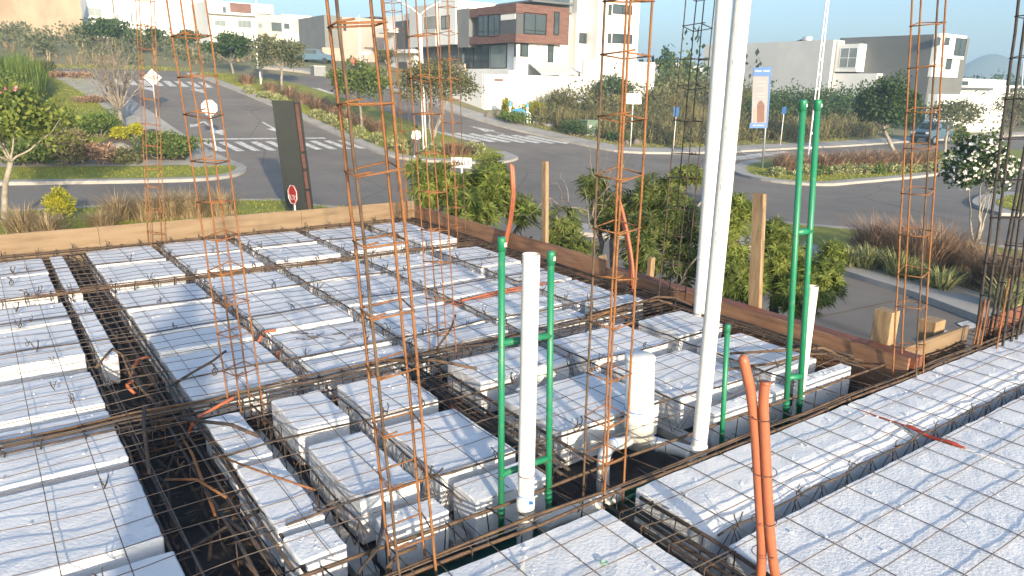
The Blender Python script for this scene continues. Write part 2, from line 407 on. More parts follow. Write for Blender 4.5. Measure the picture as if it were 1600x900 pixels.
# ================================================================== the slab under construction
# formwork deck, carried by the walls of the storey below
dk = MB(); dk.box(-2.6, 4.58, 2.34, 8.62, -0.245, -0.215)
deck = struct(dk.build('formwork_deck', darkform))
dk2 = MB(); dk2.box(-2.6, 9.5, -3.0, 2.02, -0.245, -0.215); struct(dk2.build('formwork_deck', darkform))
dk3 = MB(); dk3.box(-2.6, 9.5, 2.023, 2.337, -0.262, -0.232); struct(dk3.build('beam_formwork', greend))
wl = MB()
for x0, x1, y0, y1 in ((-2.6, 4.6, 8.50, 8.64), (4.46, 4.6, 2.2, 8.5), (-2.6, -2.46, -3, 8.5), (-2.46, 9.5, -3, -2.86), (9.36, 9.5, -2.86, 2.2), (4.6, 9.36, 2.06, 2.2)):
    wl.box(x0, x1, y0, y1, -3.2, -0.265)
blockwall = mat('blockwall', (0.30, 0.28, 0.25, 1), (0.22, 0.2, 0.18, 1), 3, 0.95, bump=.4)
struct(wl.build('storey_wall', blockwall))

def rough_block(x0, x1, y0, y1, h=0.20, top=0.0, seed=0, tilt=0.0, cham=0.0):
    """block of expanded polystyrene: worn rounded edges, slightly uneven faces"""
    r = random.Random(seed)
    def cuts(a, b):
        n = max(3, min(36, int((b - a) / 0.05))); e = 0.006
        return [a, a + e] + [a + (b - a) * i / n for i in range(1, n)] + [b - e, b]
    X = cuts(x0, x1); Y = cuts(y0, y1); Z = [top - h, top - h * 0.55, top - 0.05, top - 0.007, top]
    idx = {}; vs = []; fs = []
    nx, ny, nz = len(X) - 1, len(Y) - 1, len(Z) - 1
    off = Vector((r.random() * 50, r.random() * 50, r.random() * 50))
    tx, ty = r.uniform(-1, 1) * tilt, r.uniform(-1, 1) * tilt
    def V(i, j, k):
        if (i, j, k) in idx: return idx[(i, j, k)]
        p = Vector((X[i], Y[j], Z[k]))
        e = (i in (0, nx)) + (j in (0, ny)) + (k in (0, nz))
        c = Vector(((x0 + x1) / 2, (y0 + y1) / 2, top - h / 2))
        if e >= 2:
            s = 0.0025 if e == 2 else 0.004
            q = p - c
            p -= Vector((math.copysign(s, q.x) if i in (0, nx) else 0, math.copysign(s, q.y) if j in (0, ny) else 0, math.copysign(s, q.z) if k in (0, nz) else 0))
        d = noise.noise_vector(p * 4 + off) * 0.005 + noise.noise_vector(p * 31 + off) * 0.0035
        # chipped rims
        if k == nz and e >= 2:
            ch = noise.noise(p * 7 + off)
            if ch > 0.28: d -= Vector((math.copysign(1, p.x - c.x) * (i in (0, nx)), math.copysign(1, p.y - c.y) * (j in (0, ny)), 1.0)) * (ch - 0.28) * 0.07
        if cham and k >= nz - 1 and p.y < y0 + .13:
            u_ = 1 - (p.y - y0) / .13; p.z -= cham * u_ ** 1.4 * (1 + .5 * noise.noise(Vector((p.x * 6, p.y * 6, 3)))); p.y += .010 * u_ * noise.noise(Vector((p.x * 9, 0, 7)))
        p = p + d; p.z += (p.x - c.x) * tx + (p.y - c.y) * ty
        idx[(i, j, k)] = len(vs); vs.append(p); return idx[(i, j, k)]
    for i in range(nx):
        for j in range(ny):
            fs.append((V(i, j, nz), V(i + 1, j, nz), V(i + 1, j + 1, nz), V(i, j + 1, nz)))
            fs.append((V(i, j, 0), V(i, j + 1, 0), V(i + 1, j + 1, 0), V(i + 1, j, 0)))
    for k in range(nz):
        for i in range(nx):
            fs.append((V(i, 0, k), V(i + 1, 0, k), V(i + 1, 0, k + 1), V(i, 0, k + 1)))
            fs.append((V(i, ny, k), V(i, ny, k + 1), V(i + 1, ny, k + 1), V(i + 1, ny, k)))
        for j in range(ny):
            fs.append((V(0, j, k), V(0, j, k + 1), V(0, j + 1, k + 1), V(0, j + 1, k)))
            fs.append((V(nx, j, k), V(nx, j + 1, k), V(nx, j + 1, k + 1), V(nx, j, k + 1)))
    b = MB(); b.v = [tuple(p) for p in vs]; b.f = fs
    return b
BLK = []
# (description of the file of blocks, x0, x1, [rows from the far end to the near end])
FILES = [
 ('left of the wide dark beam', -0.24, 0.41, [(7.67, 8.36), (6.88, 7.60), (6.02, 6.62), (5.20, 5.93), (4.32, 4.88), (3.60, 4.21), (2.82, 3.48), (2.30, 2.73)]),
 ('right of the wide dark beam', 0.80, 1.41, [(7.74, 8.45), (7.03, 7.68), (6.04, 6.64), (5.38, 5.98), (4.97, 5.33), (4.12, 4.90)]),
 ('between the first and second joists', 1.50, 2.15, [(7.76, 8.45), (7.06, 7.70), (6.11, 6.71), (5.41, 6.04), (5.02, 5.37), (4.38, 4.91), (4.10, 4.30)]),
 ('between the second and third joists', 2.26, 2.94, [(7.78, 8.45), (7.08, 7.71), (6.16, 6.72), (5.34, 6.08), (5.00, 5.27), (4.42, 4.92), (4.12, 4.34)]),
 ('between the third and fourth joists', 3.06, 3.70, [(7.80, 8.43), (7.10, 7.72), (6.30, 6.72), (5.56, 6.24), (5.08, 5.46), (4.45, 4.92), (4.15, 4.36)]),
 ('along the right-hand fascia', 3.88, 4.34, [(7.82, 8.40), (7.12, 7.74), (5.88, 6.70), (5.10, 5.80), (4.46, 5.02), (4.19, 4.38)]),
 ('in the narrow row near the bottom left', 0.775, 0.955, [(3.24, 3.79), (2.61, 3.17), (2.36, 2.54)]),
 ('behind the nearest rusty column', 1.135, 1.41, [(3.41, 3.83), (2.62, 3.23), (2.37, 2.50)]),
 ('left of the short white standpipe', 1.52, 1.93, [(3.37, 3.84), (2.63, 3.21), (2.36, 2.55)]),
 ('right of the short white standpipe', 2.25, 2.94, [(3.43, 3.82), (2.66, 3.20)]),
 ('behind the tall white pipe', 3.08, 3.73, [(3.34, 3.81), (2.63, 3.19), (2.37, 2.46)]),
 ('behind the pair of tall green pipes', 3.90, 4.37, [(3.38, 3.80), (2.60, 3.22), (2.36, 2.44)]),
]
sd_ = 1
for desc, x0, x1, rows in FILES:
    for i, (y0, y1) in enumerate(reversed(rows)):
        lab = 'white foam block %s, %s from the near end' % (desc, ORD[i])
        if y1 < 2.6 and x0 > .7: lab = 'small white foam offcut %s' % desc
        jx, jy = rnd.uniform(-.012, .012), rnd.uniform(-.008, .008)
        o = rough_block(x0 + jx, x1 + rnd.uniform(-.012, .012), y0 + jy, y1 + jy, 0.21, rnd.uniform(-.012, .008), sd_, 0.012).build('polystyrene_block', foam)
        tag(o, lab, 'foam block', 'polystyrene filler blocks'); sd_ += 1
for (x0, x1, y0, y1), lab in [((0.474, 0.585, 6.86, 8.34), 'thin white polystyrene slice inside the wide dark beam, the one nearest the left fascia'),
                     ((0.478, 0.585, 5.10, 6.56), 'thin white polystyrene slice inside the wide dark beam, nearer the camera')]:
    o = rough_block(x0, x1, y0, y1, 0.2, -0.01, sd_, .02).build('polystyrene_slice', foam); tag(o, lab, 'foam block', 'polystyrene filler blocks'); sd_ += 1
for (x0, x1, y0, y1), lab in [
    ((0.30, 1.945, 1.02, 2.02), 'white polystyrene block at the bottom edge of the picture below the standpipes'),
    ((2.17, 3.795, 1.66, 2.06), 'long white polystyrene block right of the short dark beam, along the edge beam'),
    ((3.815, 5.45, 1.66, 2.06), 'long white polystyrene block along the edge beam, second from the short dark beam'),
    ((5.47, 7.1, 1.66, 2.06), 'long white polystyrene block by the dark rebar bundle at the right edge'),
    ((2.16, 3.785, 0.78, 1.555), 'wide white polystyrene block beside the orange conduits, bottom right'),
    ((3.805, 5.45, 0.78, 1.555), 'wide white polystyrene block at the right edge, beyond the red smear'),
    ((2.16, 3.785, -0.1, 0.68), 'white polystyrene block in the bottom right corner, nearest the camera'),
    ((-1.2, 1.945, -0.9, 1.0), 'white polystyrene block under the photographer, below the bottom edge of the picture'),
    ((3.805, 5.45, -0.1, 0.68), 'white polystyrene block off the bottom right corner, second from the beam'),
    ((5.47, 7.1, -0.1, 0.68), 'white polystyrene block off the bottom right corner, third from the beam'),
    ((7.12, 8.8, 1.66, 2.06), 'long white polystyrene block past the dark rebar bundle, out of the picture'),
    ((7.12, 8.8, 0.78, 1.555), 'farthest wide white polystyrene block past the right edge of the picture'),
    ((5.47, 7.1, 0.78, 1.555), 'wide white polystyrene block past the right edge of the picture')]:
    o = rough_block(x0, x1, y0, y1, 0.2, 0.0, sd_, 0.004, .034 if y0 == 1.66 else .0).build('polystyrene_block', foam); tag(o, lab, 'foam block', 'polystyrene filler blocks'); sd_ += 1

# ------------------------------------------------------------------ joists with open zigzag web
def joist(axis, c, a, b, label, z0=-0.213):
    P = lambda s, o, z: (c + o, s, z) if axis == 'y' else (s, c + o, z)
    t = thing('joist', label, 'joist', P(a, 0, z0), 'prefabricated joists')
    m = MB()
    q = [P(a, -.042, z0), P(b, -.042, z0), P(b, .042, z0), P(a, .042, z0)]
    m.add(q + [(x, y, z0 + .05) for x, y, z in q], [(0, 1, 2, 3), (4, 7, 6, 5), (0, 4, 5, 1), (1, 5, 6, 2), (2, 6, 7, 3), (3, 7, 4, 0)])
    m.build('concrete_base', conc, t)
    L = b - a; n = max(2, int(L / 0.2))
    top = [P(a + L * i / (2 * n), 0.006 * math.sin(i * 1.3), 0.012 + 0.004 * math.sin(i * 2.1)) for i in range(2 * n + 1)]
    MB().tube(top, 0.0048, 6).build('top_bar', steel, t, True)
    for s in (-1, 1):
        z = []
        for i in range(n):
            s0 = a + L * i / n; z += [P(s0, s * .03, z0 + .045), P(s0 + L / n / 2, s * .006, 0.010)]
        z.append(P(b, s * .03, z0 + .045))
        MB().tube(z, 0.0026, 4).build('zigzag_bar', steel, t)
    return t
JY = [(1.455, 4.1, 8.45, 'first joist right of the wide dark beam, running to the left fascia'),
      (2.205, 4.1, 8.45, 'second joist from the wide dark beam, in the middle of the main bay'),
      (3.0, 4.1, 8.45, 'third joist from the wide dark beam in the main bay'),
      (3.79, 4.1, 8.45, 'fourth joist, nearest the right fascia of the main bay'),
      (1.045, 2.37, 3.84, 'short joist in the gap left of the nearest rusty column'),
      (1.466, 2.37, 3.84, 'short joist running back from behind the nearest rusty column'),
      (3.01, 2.37, 3.84, 'short joist running back beside the thick capped white pipe'),
      (3.815, 2.37, 3.84, 'short joist running back beside the pair of tall green pipes'),
      (-0.32, 2.3, 8.4, 'joist along the left edge of the picture')]
for c, a, b, l in JY: joist('y', c, a, b, l)
joist('x', 1.607, 2.17, 8.8, 'long joist with exposed zigzag web between the two rows of blocks bottom right')
joist('x', 0.73, 2.17, 8.8, 'joist below the bottom right corner of the picture')

# ------------------------------------------------------------------ reinforced beams (cages of bars)
def wob(p, s=0.006, k=3.0):
    p = Vector(p); return p + noise.noise_vector(p * k) * s
def cage(axis, c, a, b, wd, z0, z1, label, sp=0.17, bars=2, r=0.0065, m1=None, seed=0, extra=0):
    rr = random.Random(seed); m1 = m1 or steel; dark = seed in (6, 7, 8)
    P = lambda s, o, z: (c + o, s, z) if axis == 'y' else (s, c + o, z)
    t = thing('beam_cage', label, 'rebar cage', P(a, 0, z0), 'reinforcement cages of the beams')
    L = b - a; n = max(3, int(L / 0.35))
    lines = [(-wd / 2, z0), (wd / 2, z0), (-wd / 2, z1), (wd / 2, z1)]
    if bars > 2: lines += [(0, z1), (0, z0)]
    for _ in range(extra): lines.append((rr.uniform(-wd / 2, wd / 2), rr.uniform(z1 - .05, z1 + .02)))
    for k, (o, z) in enumerate(lines):
        e0 = a + (rr.uniform(-.05, .1) if k > 3 else rr.uniform(-.04, .02)); e1 = b + rr.uniform(-.1, .04)
        pts = [wob(P(e0 + (e1 - e0) * i / n, o + rr.uniform(-.008, .008), z + rr.uniform(-.006, .006)), .008) for i in range(n + 1)]
        MB().tube(pts, r, 6).build('bar', m1 if (k % 3 or dark) else brownbar, t, True)
    s = a + 0.05
    while s < b - 0.03:
        sk = rr.uniform(-.02, .02); w2 = wd / 2 + .008
        pts = [wob(P(s + sk, -w2, z1 + .008), .006), wob(P(s, -w2, z0 - .006), .006), wob(P(s + sk / 2, w2, z0 - .006), .006), wob(P(s - sk, w2, z1 + .008), .006), wob(P(s + sk, -w2, z1 + .009), .006), P(s + sk, -w2 + .03, z1 - .04)]
        MB().tube(pts, 0.0034, 5).build('stirrup', steel, t, True)
        s += sp * rr.uniform(.8, 1.2)
    return t
cage('x', 2.18, -0.5, 8.5, 0.20, -0.17, 0.0, 'brown edge beam cage under the standpipes, over green formwork', 0.26, 2, 0.0075, brownbar, 1, 1)
cage('x', 3.97, -0.3, 4.45, 0.13, -0.16, 0.0, 'dark cross beam cage running from the wide beam to the right fascia', 0.16, 3, 0.0065, None, 2, 3)
cage('x', 6.86, -0.3, 4.45, 0.12, -0.15, 0.0, 'brown cross beam cage parallel to the left fascia, halfway back', 0.16, 3, 0.006, brownbar, 3, 2)
cage('x', 8.53, -0.3, 4.5, 0.09, -0.15, 0.01, 'edge beam cage along the foot of the left fascia', 0.16, 2, 0.006, brownbar, 4, 2)
cage('y', 4.46, 2.4, 8.5, 0.10, -0.15, 0.01, 'edge beam cage along the foot of the right fascia', 0.15, 3, 0.006, None, 5, 3)
cage('y', 0.70, 2.3, 8.4, 0.15, -0.17, -0.02, 'cage of bars in the wide dark beam on the left, right half', 0.24, 2, 0.008, None, 6, 2)
cage('y', 0.44, 2.3, 8.4, 0.05, -0.17, -0.03, 'thin cage of bars in the wide dark beam on the left, left half', 0.26, 2, 0.007, None, 7)
cage('y', 2.08, 2.36, 3.9, 0.2, -0.17, -0.01, 'dark beam cage running back from the middle rusty column', 0.13, 3, 0.008, None, 8, 2)
cage('y', 2.06, -0.3, 2.02, 0.16, -0.17, -0.005, 'short dark beam cage leading to the bottom edge, left of the orange conduits', 0.15, 3, 0.008, None, 9, 1)
cage('x', 2.14, 4.7, 5.6, 0.12, -0.16, 0.0, 'beam cage in front of the short board by the dark bundle', 0.15, 2, 0.007, None, 10)
# straighteners: long single bars lying over the blocks at the joints
def loose(pts, r, m, label, name='loose_bar', grp=None):
    o = MB().tube([Vector(p) for p in pts], r, 6).build(name, m, None, True); return tag(o, label, 'rebar', grp)
K = 0
for y, x0, x1, nm in [(7.70, .05, 4.35, 'first block joint in from the left fascia'), (6.06, -.2, 4.4, 'joint between the fourth and fifth rows of blocks'), (5.36, -.2, 4.3, 'block joint just beyond the red conduits'), (4.36, .8, 4.4, 'last block joint before the dark cross beam'), (3.30, .75, 4.4, 'block joint behind the standpipes'), (2.60, .8, 4.4, 'last block joint before the brown edge beam')]:
    pts = [wob((x0 + (x1 - x0) * i / 14, y + .012 * math.sin(i), 0.020 + .006 * math.sin(i * 1.7)), .012, 2) for i in range(15)]
    loose(pts, 0.0055, steel, 'long dark bar tied over the %s' % nm, 'cross_bar', 'bars tied across the joists')

# ------------------------------------------------------------------ welded wire mesh
def mesh_sheet(label, X, Y, x0, x1, y0, y1, z, amp, seed):
    t = thing('wire_mesh', label, 'wire mesh', (x0, y0, z))
    rr = random.Random(seed)
    for x in X:
        n = max(6, int((y1 - y0) / 0.16)); ph = rr.random() * 6
        a = y0 + rr.uniform(-.06, .06); b = y1 + rr.uniform(-.05, .05)
        pts = [(x + amp * .5 * noise.noise((x * 3, (a + (b - a) * i / n) * .8, seed)), a + (b - a) * i / n, z + amp * noise.noise((x * 2, (a + (b - a) * i / n) * 2.2, seed + 3))) for i in range(n + 1)]
        MB().tube(pts, 0.0021, 5, True).build('wire', wirem, t, True)
    for y in Y:
        n = max(6, int((x1 - x0) / 0.1)); a = x0 + rr.uniform(-.08, .05); b = x1 + rr.uniform(-.06, .06)
        pts = []
        for i in range(n + 1):
            s = a + (b - a) * i / n
            pts.append((s, y + amp * 1.1 * noise.noise((s * 1.6, y * 3, seed + 5)), z + .005 + amp * 1.25 * noise.noise((s * 2.4, y * 2, seed + 9))))
        MB().tube(pts, 0.0021, 5, True).build('wire', wirem, t, True)
    return t
mesh_sheet('wavy rusted wire mesh spread over the blocks of the main bay', frange(-0.15, 4.35, 0.205), frange(4.05, 8.4, 0.15), -0.3, 4.4, 4.0, 8.42, 0.024, 0.015, 11)
mesh_sheet('wavy rusted wire mesh over the near blocks behind the standpipes', frange(0.05, 4.4, 0.205), frange(2.45, 3.95, 0.165), -0.2, 4.4, 2.3, 4.05, 0.026, 0.020, 12)
mesh_sheet('wire mesh lying on the blocks to the bottom right', [.5165 + .2215 * i for i in range(28)], [.56, .75, .94, 1.13, 1.315, 1.52, 1.71, 1.90, 2.09], 0.3, 6.8, 0.35, 2.2, 0.0085, 0.006, 13)

# small tie-wire knots where bars cross
tm = MB()
for k in range(9): pass
kn = []
tm.tube([(0.011 * math.cos(a), 0.011 * math.sin(a) * .6, 0.012 * math.sin(a * 1.0 + .5)) for a in [i * 2 * math.pi / 9 * 1.12 for i in range(10)]] + [(0.005, 0.012, 0.028), (-.004, .016, .034)], 0.0024, 4)
tm.tube([(0, -.006, 0), (0.003, -.012, 0.02), (-.002, -.012, .03)], 0.0022, 4)
tme = bpy.data.meshes.new('tie_knot'); tme.from_pydata(tm.v, [], tm.f); tme.materials.append(steel)
kt = thing('wire_ties', 'scattered dark tie-wire knots fastening the mesh to the bars', 'wire ties', (0, 4, 0.02))
def knot(x, y, z=0.022, s=1.0):
    o = bpy.data.objects.new('tie_knot', tme); COL.objects.link(o); o.parent = kt
    o.matrix_parent_inverse = Matrix.Translation(kt.location).inverted()
    o.location = (x, y, z); o.rotation_euler = (rnd.uniform(-.4, .4), rnd.uniform(-.4, .4), rnd.random() * 6.28); s *= rnd.uniform(1.0, 1.7); o.scale = (s, s, s)
for jx in (1.455, 2.205, 3.0, 3.79):
    for y in frange(4.2, 8.3, 0.33): knot(jx + rnd.uniform(-.02, .02), y + rnd.uniform(-.05, .05))
for y in (7.70, 6.06, 5.36, 4.36, 3.30, 2.60):
    for x in frange(0.2, 4.3, 0.42): knot(x + rnd.uniform(-.1, .1), y + rnd.uniform(-.015, .015), 0.03)
for x in frange(2.3, 6.5, 0.4): knot(x, 1.607, 0.02, .9)
for x in frange(-.2, 4.3, 0.3): knot(x, 8.5 + rnd.uniform(-.03, .03), .03); knot(x + .1, 6.86 + rnd.uniform(-.05, .05), .025)
for y in frange(4.6, 8.2, 0.45): knot(0.2 + rnd.uniform(-.1, .1), y, .03)

# ------------------------------------------------------------------ fascia boards
def board(pts_lo, pts_hi, th, m, label, name='fascia_board'):
    """board standing on a line: bottom polyline, top polyline, thickness vector"""
    b = MB(); th = Vector(th); n = len(pts_lo)
    A = [Vector(p) for p in pts_lo]; B = [Vector(p) for p in pts_hi]
    vs = A + B + [p + th for p in A] + [p + th for p in B]
    fs = []
    for i in range(n - 1):
        fs += [(i, i + 1, n + i + 1, n + i), (2 * n + i + 1, 2 * n + i, 3 * n + i, 3 * n + i + 1), (n + i, n + i + 1, 3 * n + i + 1, 3 * n + i), (i + 1, i, 2 * n + i, 2 * n + i + 1)]
    fs += [(0, n, 3 * n, 2 * n), (n - 1, 2 * n - 1 + 0, 4 * n - 1, 3 * n - 1)]
    b.add(vs, fs); o = b.build(name, m); return tag(o, label, 'board', 'formwork fascia boards')
def top_wob(x, base, s=.006): return base + s * noise.noise((x * 1.7, 3.1, 0)) + .003 * noise.noise((x * 9, 1, 0))
segs = [(-2.6, 0.95, 'pale plywood fascia board at the left edge of the picture'), (0.955, 3.1, 'pale plywood fascia board behind the thin rusty column on the left'), (3.105, 4.60, 'pale plywood fascia board ending at the far corner of the slab')]
for i, (a, b_, l) in enumerate(segs):
    X = frange(a, b_, 0.15)
    board([(x, 8.642 + .003 * i, -0.24) for x in X], [(x, 8.642 + .003 * i, top_wob(x, .205)) for x in X], (0, .02, 0), ply, l)
Y = frange(4.93, 8.70, 0.15)
board([(4.602, y, -0.26) for y in Y], [(4.602, y, top_wob(y, .155)) for y in Y], (.02, 0, 0), plyb, 'brown plywood fascia board on the right, from the far corner to the step')
Y = frange(2.13, 4.92, 0.15)
board([(4.605, y, -0.26) for y in Y], [(4.605, y, .085 + .004 * noise.noise((y * 2, 0, 0))) for y in Y], (.022, 0, 0), plyb, 'lower brown fascia board on the right, ending at the rusty corner column')
Y = frange(2.10, 4.90, 0.2)
board([(4.63, y, .02) for y in Y], [(4.63, y, .088 + .004 * noise.noise((y * 2, 5, 0))) for y in Y], (.095, 0, 0), redwood, 'reddish timber backing the lower right fascia board', 'backing_timber')
X = frange(4.74, 5.62, 0.15)
board([(x, 2.225, -0.26) for x in X], [(x, 2.225, .10 + .004 * noise.noise((x * 2, 0, 3))) for x in X], (0, .022, 0), ply, 'short pale board between the corner column and the dark rebar bundle')
X = frange(5.95, 9.5, 0.3)
board([(x, 2.228, -0.26) for x in X], [(x, 2.228, .10) for x in X], (0, .022, 0), redwood, 'reddish board past the dark rebar bundle at the right edge')
tag(MB().box(4.50, 4.598, 8.600, 8.638, -0.2, .215).build('corner_cleat', ply), 'short wooden cleat in the far corner of the fascia boards', 'timber')

def stake(pb, pt, X, wd, th, label, zb=-1.4, m=stud, lean=0.0):
    """upright timber outside the right fascia"""
    b = on_x(pb[0], pb[1], X); t = on_x(pt[0], pt[1], X)
    d = (t - b).normalized(); lo = b + d * ((zb - b.z) / d.z)
    s = Vector((0, wd / 2, 0)); n = Vector((th / 2, 0, 0)); mid = (lo + t) / 2
    o = MB().obox(mid, s, n, (t - lo) / 2).build('timber_stake', m)
    return tag(o, label, 'timber', 'upright formwork timbers')
stake((1180, 470), (1187, 302), 4.76, 0.095, 0.04, 'tall pale timber stake behind the right fascia between white and green pipes')
stake((852, 380), (852, 252), 4.70, 0.06, 0.04, 'thin rough timber stake behind the far part of the right fascia')
def stub(px, pt, pb, Y, X, wd, dp, label):
    b = on_x(px, pb, X); t = on_x(px, pt, X)
    o = MB().box(X, X + dp, b.y - wd / 2, b.y + wd / 2, -0.6, t.z).build('timber_stub', stud)
    bv = o.modifiers.new('b', 'BEVEL'); bv.width = .006; bv.segments = 2
    return tag(o, label, 'timber', 'upright formwork timbers')
stub(1374, 484, 527, 0, 4.75, 0.125, 0.10, 'stout sawn timber stub outside the right fascia, left of the corner column')
p = on_y(1465, 500, 2.33)
o = MB().box(p.x - .075, p.x + .065, 2.30, 2.42, -0.6, p.z).build('timber_stub', stud); bv = o.modifiers.new('b', 'BEVEL'); bv.width = .006
tag(o, 'stout sawn timber stub behind the short board, right of the corner column', 'timber', 'upright formwork timbers')
stub(1013, 402, 430, 0, 4.73, 0.05, 0.05, 'small wedge of timber on the right fascia near the orange conduit')
p = on_x(940, 405, 4.72)
tag(MB().obox(p + Vector((0, 0, -.02)), (.02, .04, -.03), (.03, -.02, .01), (0, .015, .035)).build('wood_wedge', ply), 'small pale wooden wedge outside the right fascia at the step', 'timber')


# ------------------------------------------------------------------ vertical rebar columns
RT = Vector((ROT[0][0], ROT[1][0], 0)).normalized()
def lean_top(base, tx, ty):
    """point above the base, tilted sideways only, that shows at photo pixel (tx, ty)"""
    d = ray(tx, ty); # ORG + d*t = base + RT*s + Z*h -> horizontal solve
    n = Vector((-RT.y, RT.x))
    t = (base.xy - ORG.xy).dot(n) / d.xy.dot(n)
    return ORG + d * t
def column(base_px, top_px, wd, label, sp=0.21, r=0.005, m=None, ext=0.5, rot=0.25, seed=0, z0=-0.16, base=None, name='rebar_column', zsp=None, topcap=False):
    rr = random.Random(seed); m = m or rust
    b = base or on_z(base_px[0], base_px[1], 0.0); t = lean_top(b, *top_px)
    ax = (t - b); Ln = ax.length; axn = ax.normalized()
    root = thing(name, label, 'rebar column', (b.x, b.y, 0), 'rebar columns rising from the slab')
    u = Vector((math.cos(rot), math.sin(rot), 0)); u = (u - axn * u.dot(axn)).normalized(); w_ = axn.cross(u)
    def pt(s, a, c):
        k = s / Ln
        bow = noise.noise((s * .7, seed * 3.3, 1)) * .012
        return b + axn * s + u * (a * wd / 2 + bow) + w_ * (c * wd / 2 + bow * .6)
    top = Ln + ext
    for a, c in ((-1, -1), (1, -1), (1, 1), (-1, 1)):
        e = top + (0 if topcap else rr.uniform(0, .25)); n = 16
        pts = [pt(z0 + (e - z0) * i / n, a * 1.0 + rr.uniform(-.03, .03), c + rr.uniform(-.03, .03)) for i in range(n + 1)]
        # rolled ribs give the bar a slightly beaded outline
        MB().tube(pts, r, 7).build('bar', m if rr.random() < .75 or m is blacksteel else (rust if m is steel else brownbar), root, True)
    s = 0.1 + rr.random() * .1
    while s < top - .02:
        k = wd / 2 + r; sl = rr.uniform(-.02, .02); q = 1 + 2 * r / wd
        pts = [pt(s + sl, -q, -q), pt(s, q, -q), pt(s - sl, q, q), pt(s + sl * .4, -q, q), pt(s + sl + .006, -q, -q), pt(s + sl + .012, -q * .3, -q * .92)]
        MB().tube(pts, 0.0036, 5).build('stirrup', m, root, True)
        s += sp * rr.uniform(.85, 1.15)
    if topcap:
        q = 1 + 2 * r / wd
        MB().tube([pt(top - .01, -q, -q), pt(top - .01, q, -q), pt(top - .01, q, q), pt(top - .01, -q, q), pt(top - .01, -q, -q)], 0.0036, 5).build('stirrup', m, root, True)
    return root
column((240, 384), (226, 0), .135, 'thin rusty rebar column at the left fascia, leftmost in the picture', .24, .0045, base=Vector((1.47, 8.52, 0)), seed=1, rot=.05)
column((382, 630), (291, 0), .125, 'rusty rebar column on the dark cross beam, second from the left', .2, .0045, seed=2, rot=.26)
column((645, 878), (555, 0), .135, 'large rusty rebar column nearest the camera, standing on the edge beam', .21, .0055, seed=3, rot=-.19)
column((692, 548), (657, 0), .125, 'slim rusty rebar column in the middle of the slab on the cross beam', .22, .0042, seed=4, rot=-.02)
column((632, 350), (614, 3), .14, 'far thin rusty rebar column in the corner of the fascia boards, its top in view', .24, .0045, base=Vector((4.42, 8.45, 0)), seed=5, rot=.2, ext=0.0, topcap=True)
column((717, 366), (699, 0), .14, 'thin rusty rebar column at the right fascia, nearest the far corner', .24, .0042, base=Vector((4.44, 7.28, 0)), seed=6, rot=.3)
column((943, 757), (982, 0), .125, 'rusty rebar column between the standpipes and the thick capped pipe', .21, .005, seed=7, rot=.10)
column((1060, 470), (1094, 0), .15, 'dull brown rebar column at the right fascia, just left of the tall white pipes', .22, .0045, steel, base=Vector((4.46, 3.98, 0)), seed=8, rot=.2)
column((1418, 580), (1452, 0), .13, 'rusty rebar column at the corner of the right fascia', .24, .0055, base=Vector((4.60, 2.12, 0)), seed=9, rot=.15)
for i in range(2):
    pass
# the dark bundle at the right edge
bb = on_z(1566, 545, 0.0)
column(None, (1603, 150), .17, 'tall bundle of thick dark bars at the right edge, leaning right', .26, .0095, blacksteel, base=Vector((5.74, 2.10, 0)), seed=10, rot=.1, ext=.9)
column(None, (1634, 200), .17, 'second dark rebar cage behind the bundle at the right edge', .24, .0095, blacksteel, base=Vector((5.98, 2.12, 0)), seed=11, rot=.2, ext=.9)
for i, (bx, by, tx, ty) in enumerate([(1521, 540, 1536, 472), (1526, 541, 1540, 467), (1532, 541, 1545, 470), (1557, 545, 1577, 435)]):
    b = on_z(bx, by, 0.0); t = lean_top(b, tx, ty)
    loose([b + (b - t) * .5, b, t], .006, rust, ['short rusty starter bar, leftmost at the foot of the dark bundle', 'short rusty starter bar, second at the foot of the dark bundle', 'short rusty starter bar, third at the foot of the dark bundle', 'taller rusty starter bar in the middle of the dark bundle'][i], 'starter_bar', 'starter bars')

# ------------------------------------------------------------------ pipes
def vpipe(name, bpx, tpx, dia, m, label, z0=-0.2, ext=0.0, group=None, base=None, cap=False, band=(), open_top=True):
    b = base or on_z(bpx[0], bpx[1], 0.0); t = lean_top(b, *tpx); ax = (t - b).normalized(); t = t + ax * ext
    lo = b + ax * ((z0) / ax.z)
    root = thing(name, label, 'pipe', (lo.x, lo.y, lo.z), group)
    if open_top and not cap:
        mb_ = MB(); mb_.tube([lo, t], dia / 2, 24, False); mb_.tube([t, t - ax * .25], dia / 2 * .93, 24, False)
        mb_.build('pipe_body', m, root, True)
    else:
        MB().tube([lo, t], dia / 2, 24).build('pipe_body', m, root, True)
    if cap:
        MB().tube([t - ax * .035, t - ax * .004, t + ax * .004], [dia / 2 * 1.22, dia / 2 * 1.22, dia / 2 * 1.1], 20).build('cap', m, root, True)
    for s, rr_, ln, mm in band:
        c = b + ax * s
        MB().tube([c - ax * ln / 2, c + ax * ln / 2], dia / 2 * rr_, 24).build('collar', mm, root, True)
    return root, b, t, ax
W = 'white drain pipes'
r1, b1, t1, a1 = vpipe('white_pipe', (1092, 703), (1160, 0), .072, pvc, 'tall white pipe in front of the pair, rising out of the top of the picture', ext=1.2, group=W, band=((0.0, 1.13, .05, pvc), (.065, 1.02, .004, pvcblue)))
pr = b1 + a1 * 1.75
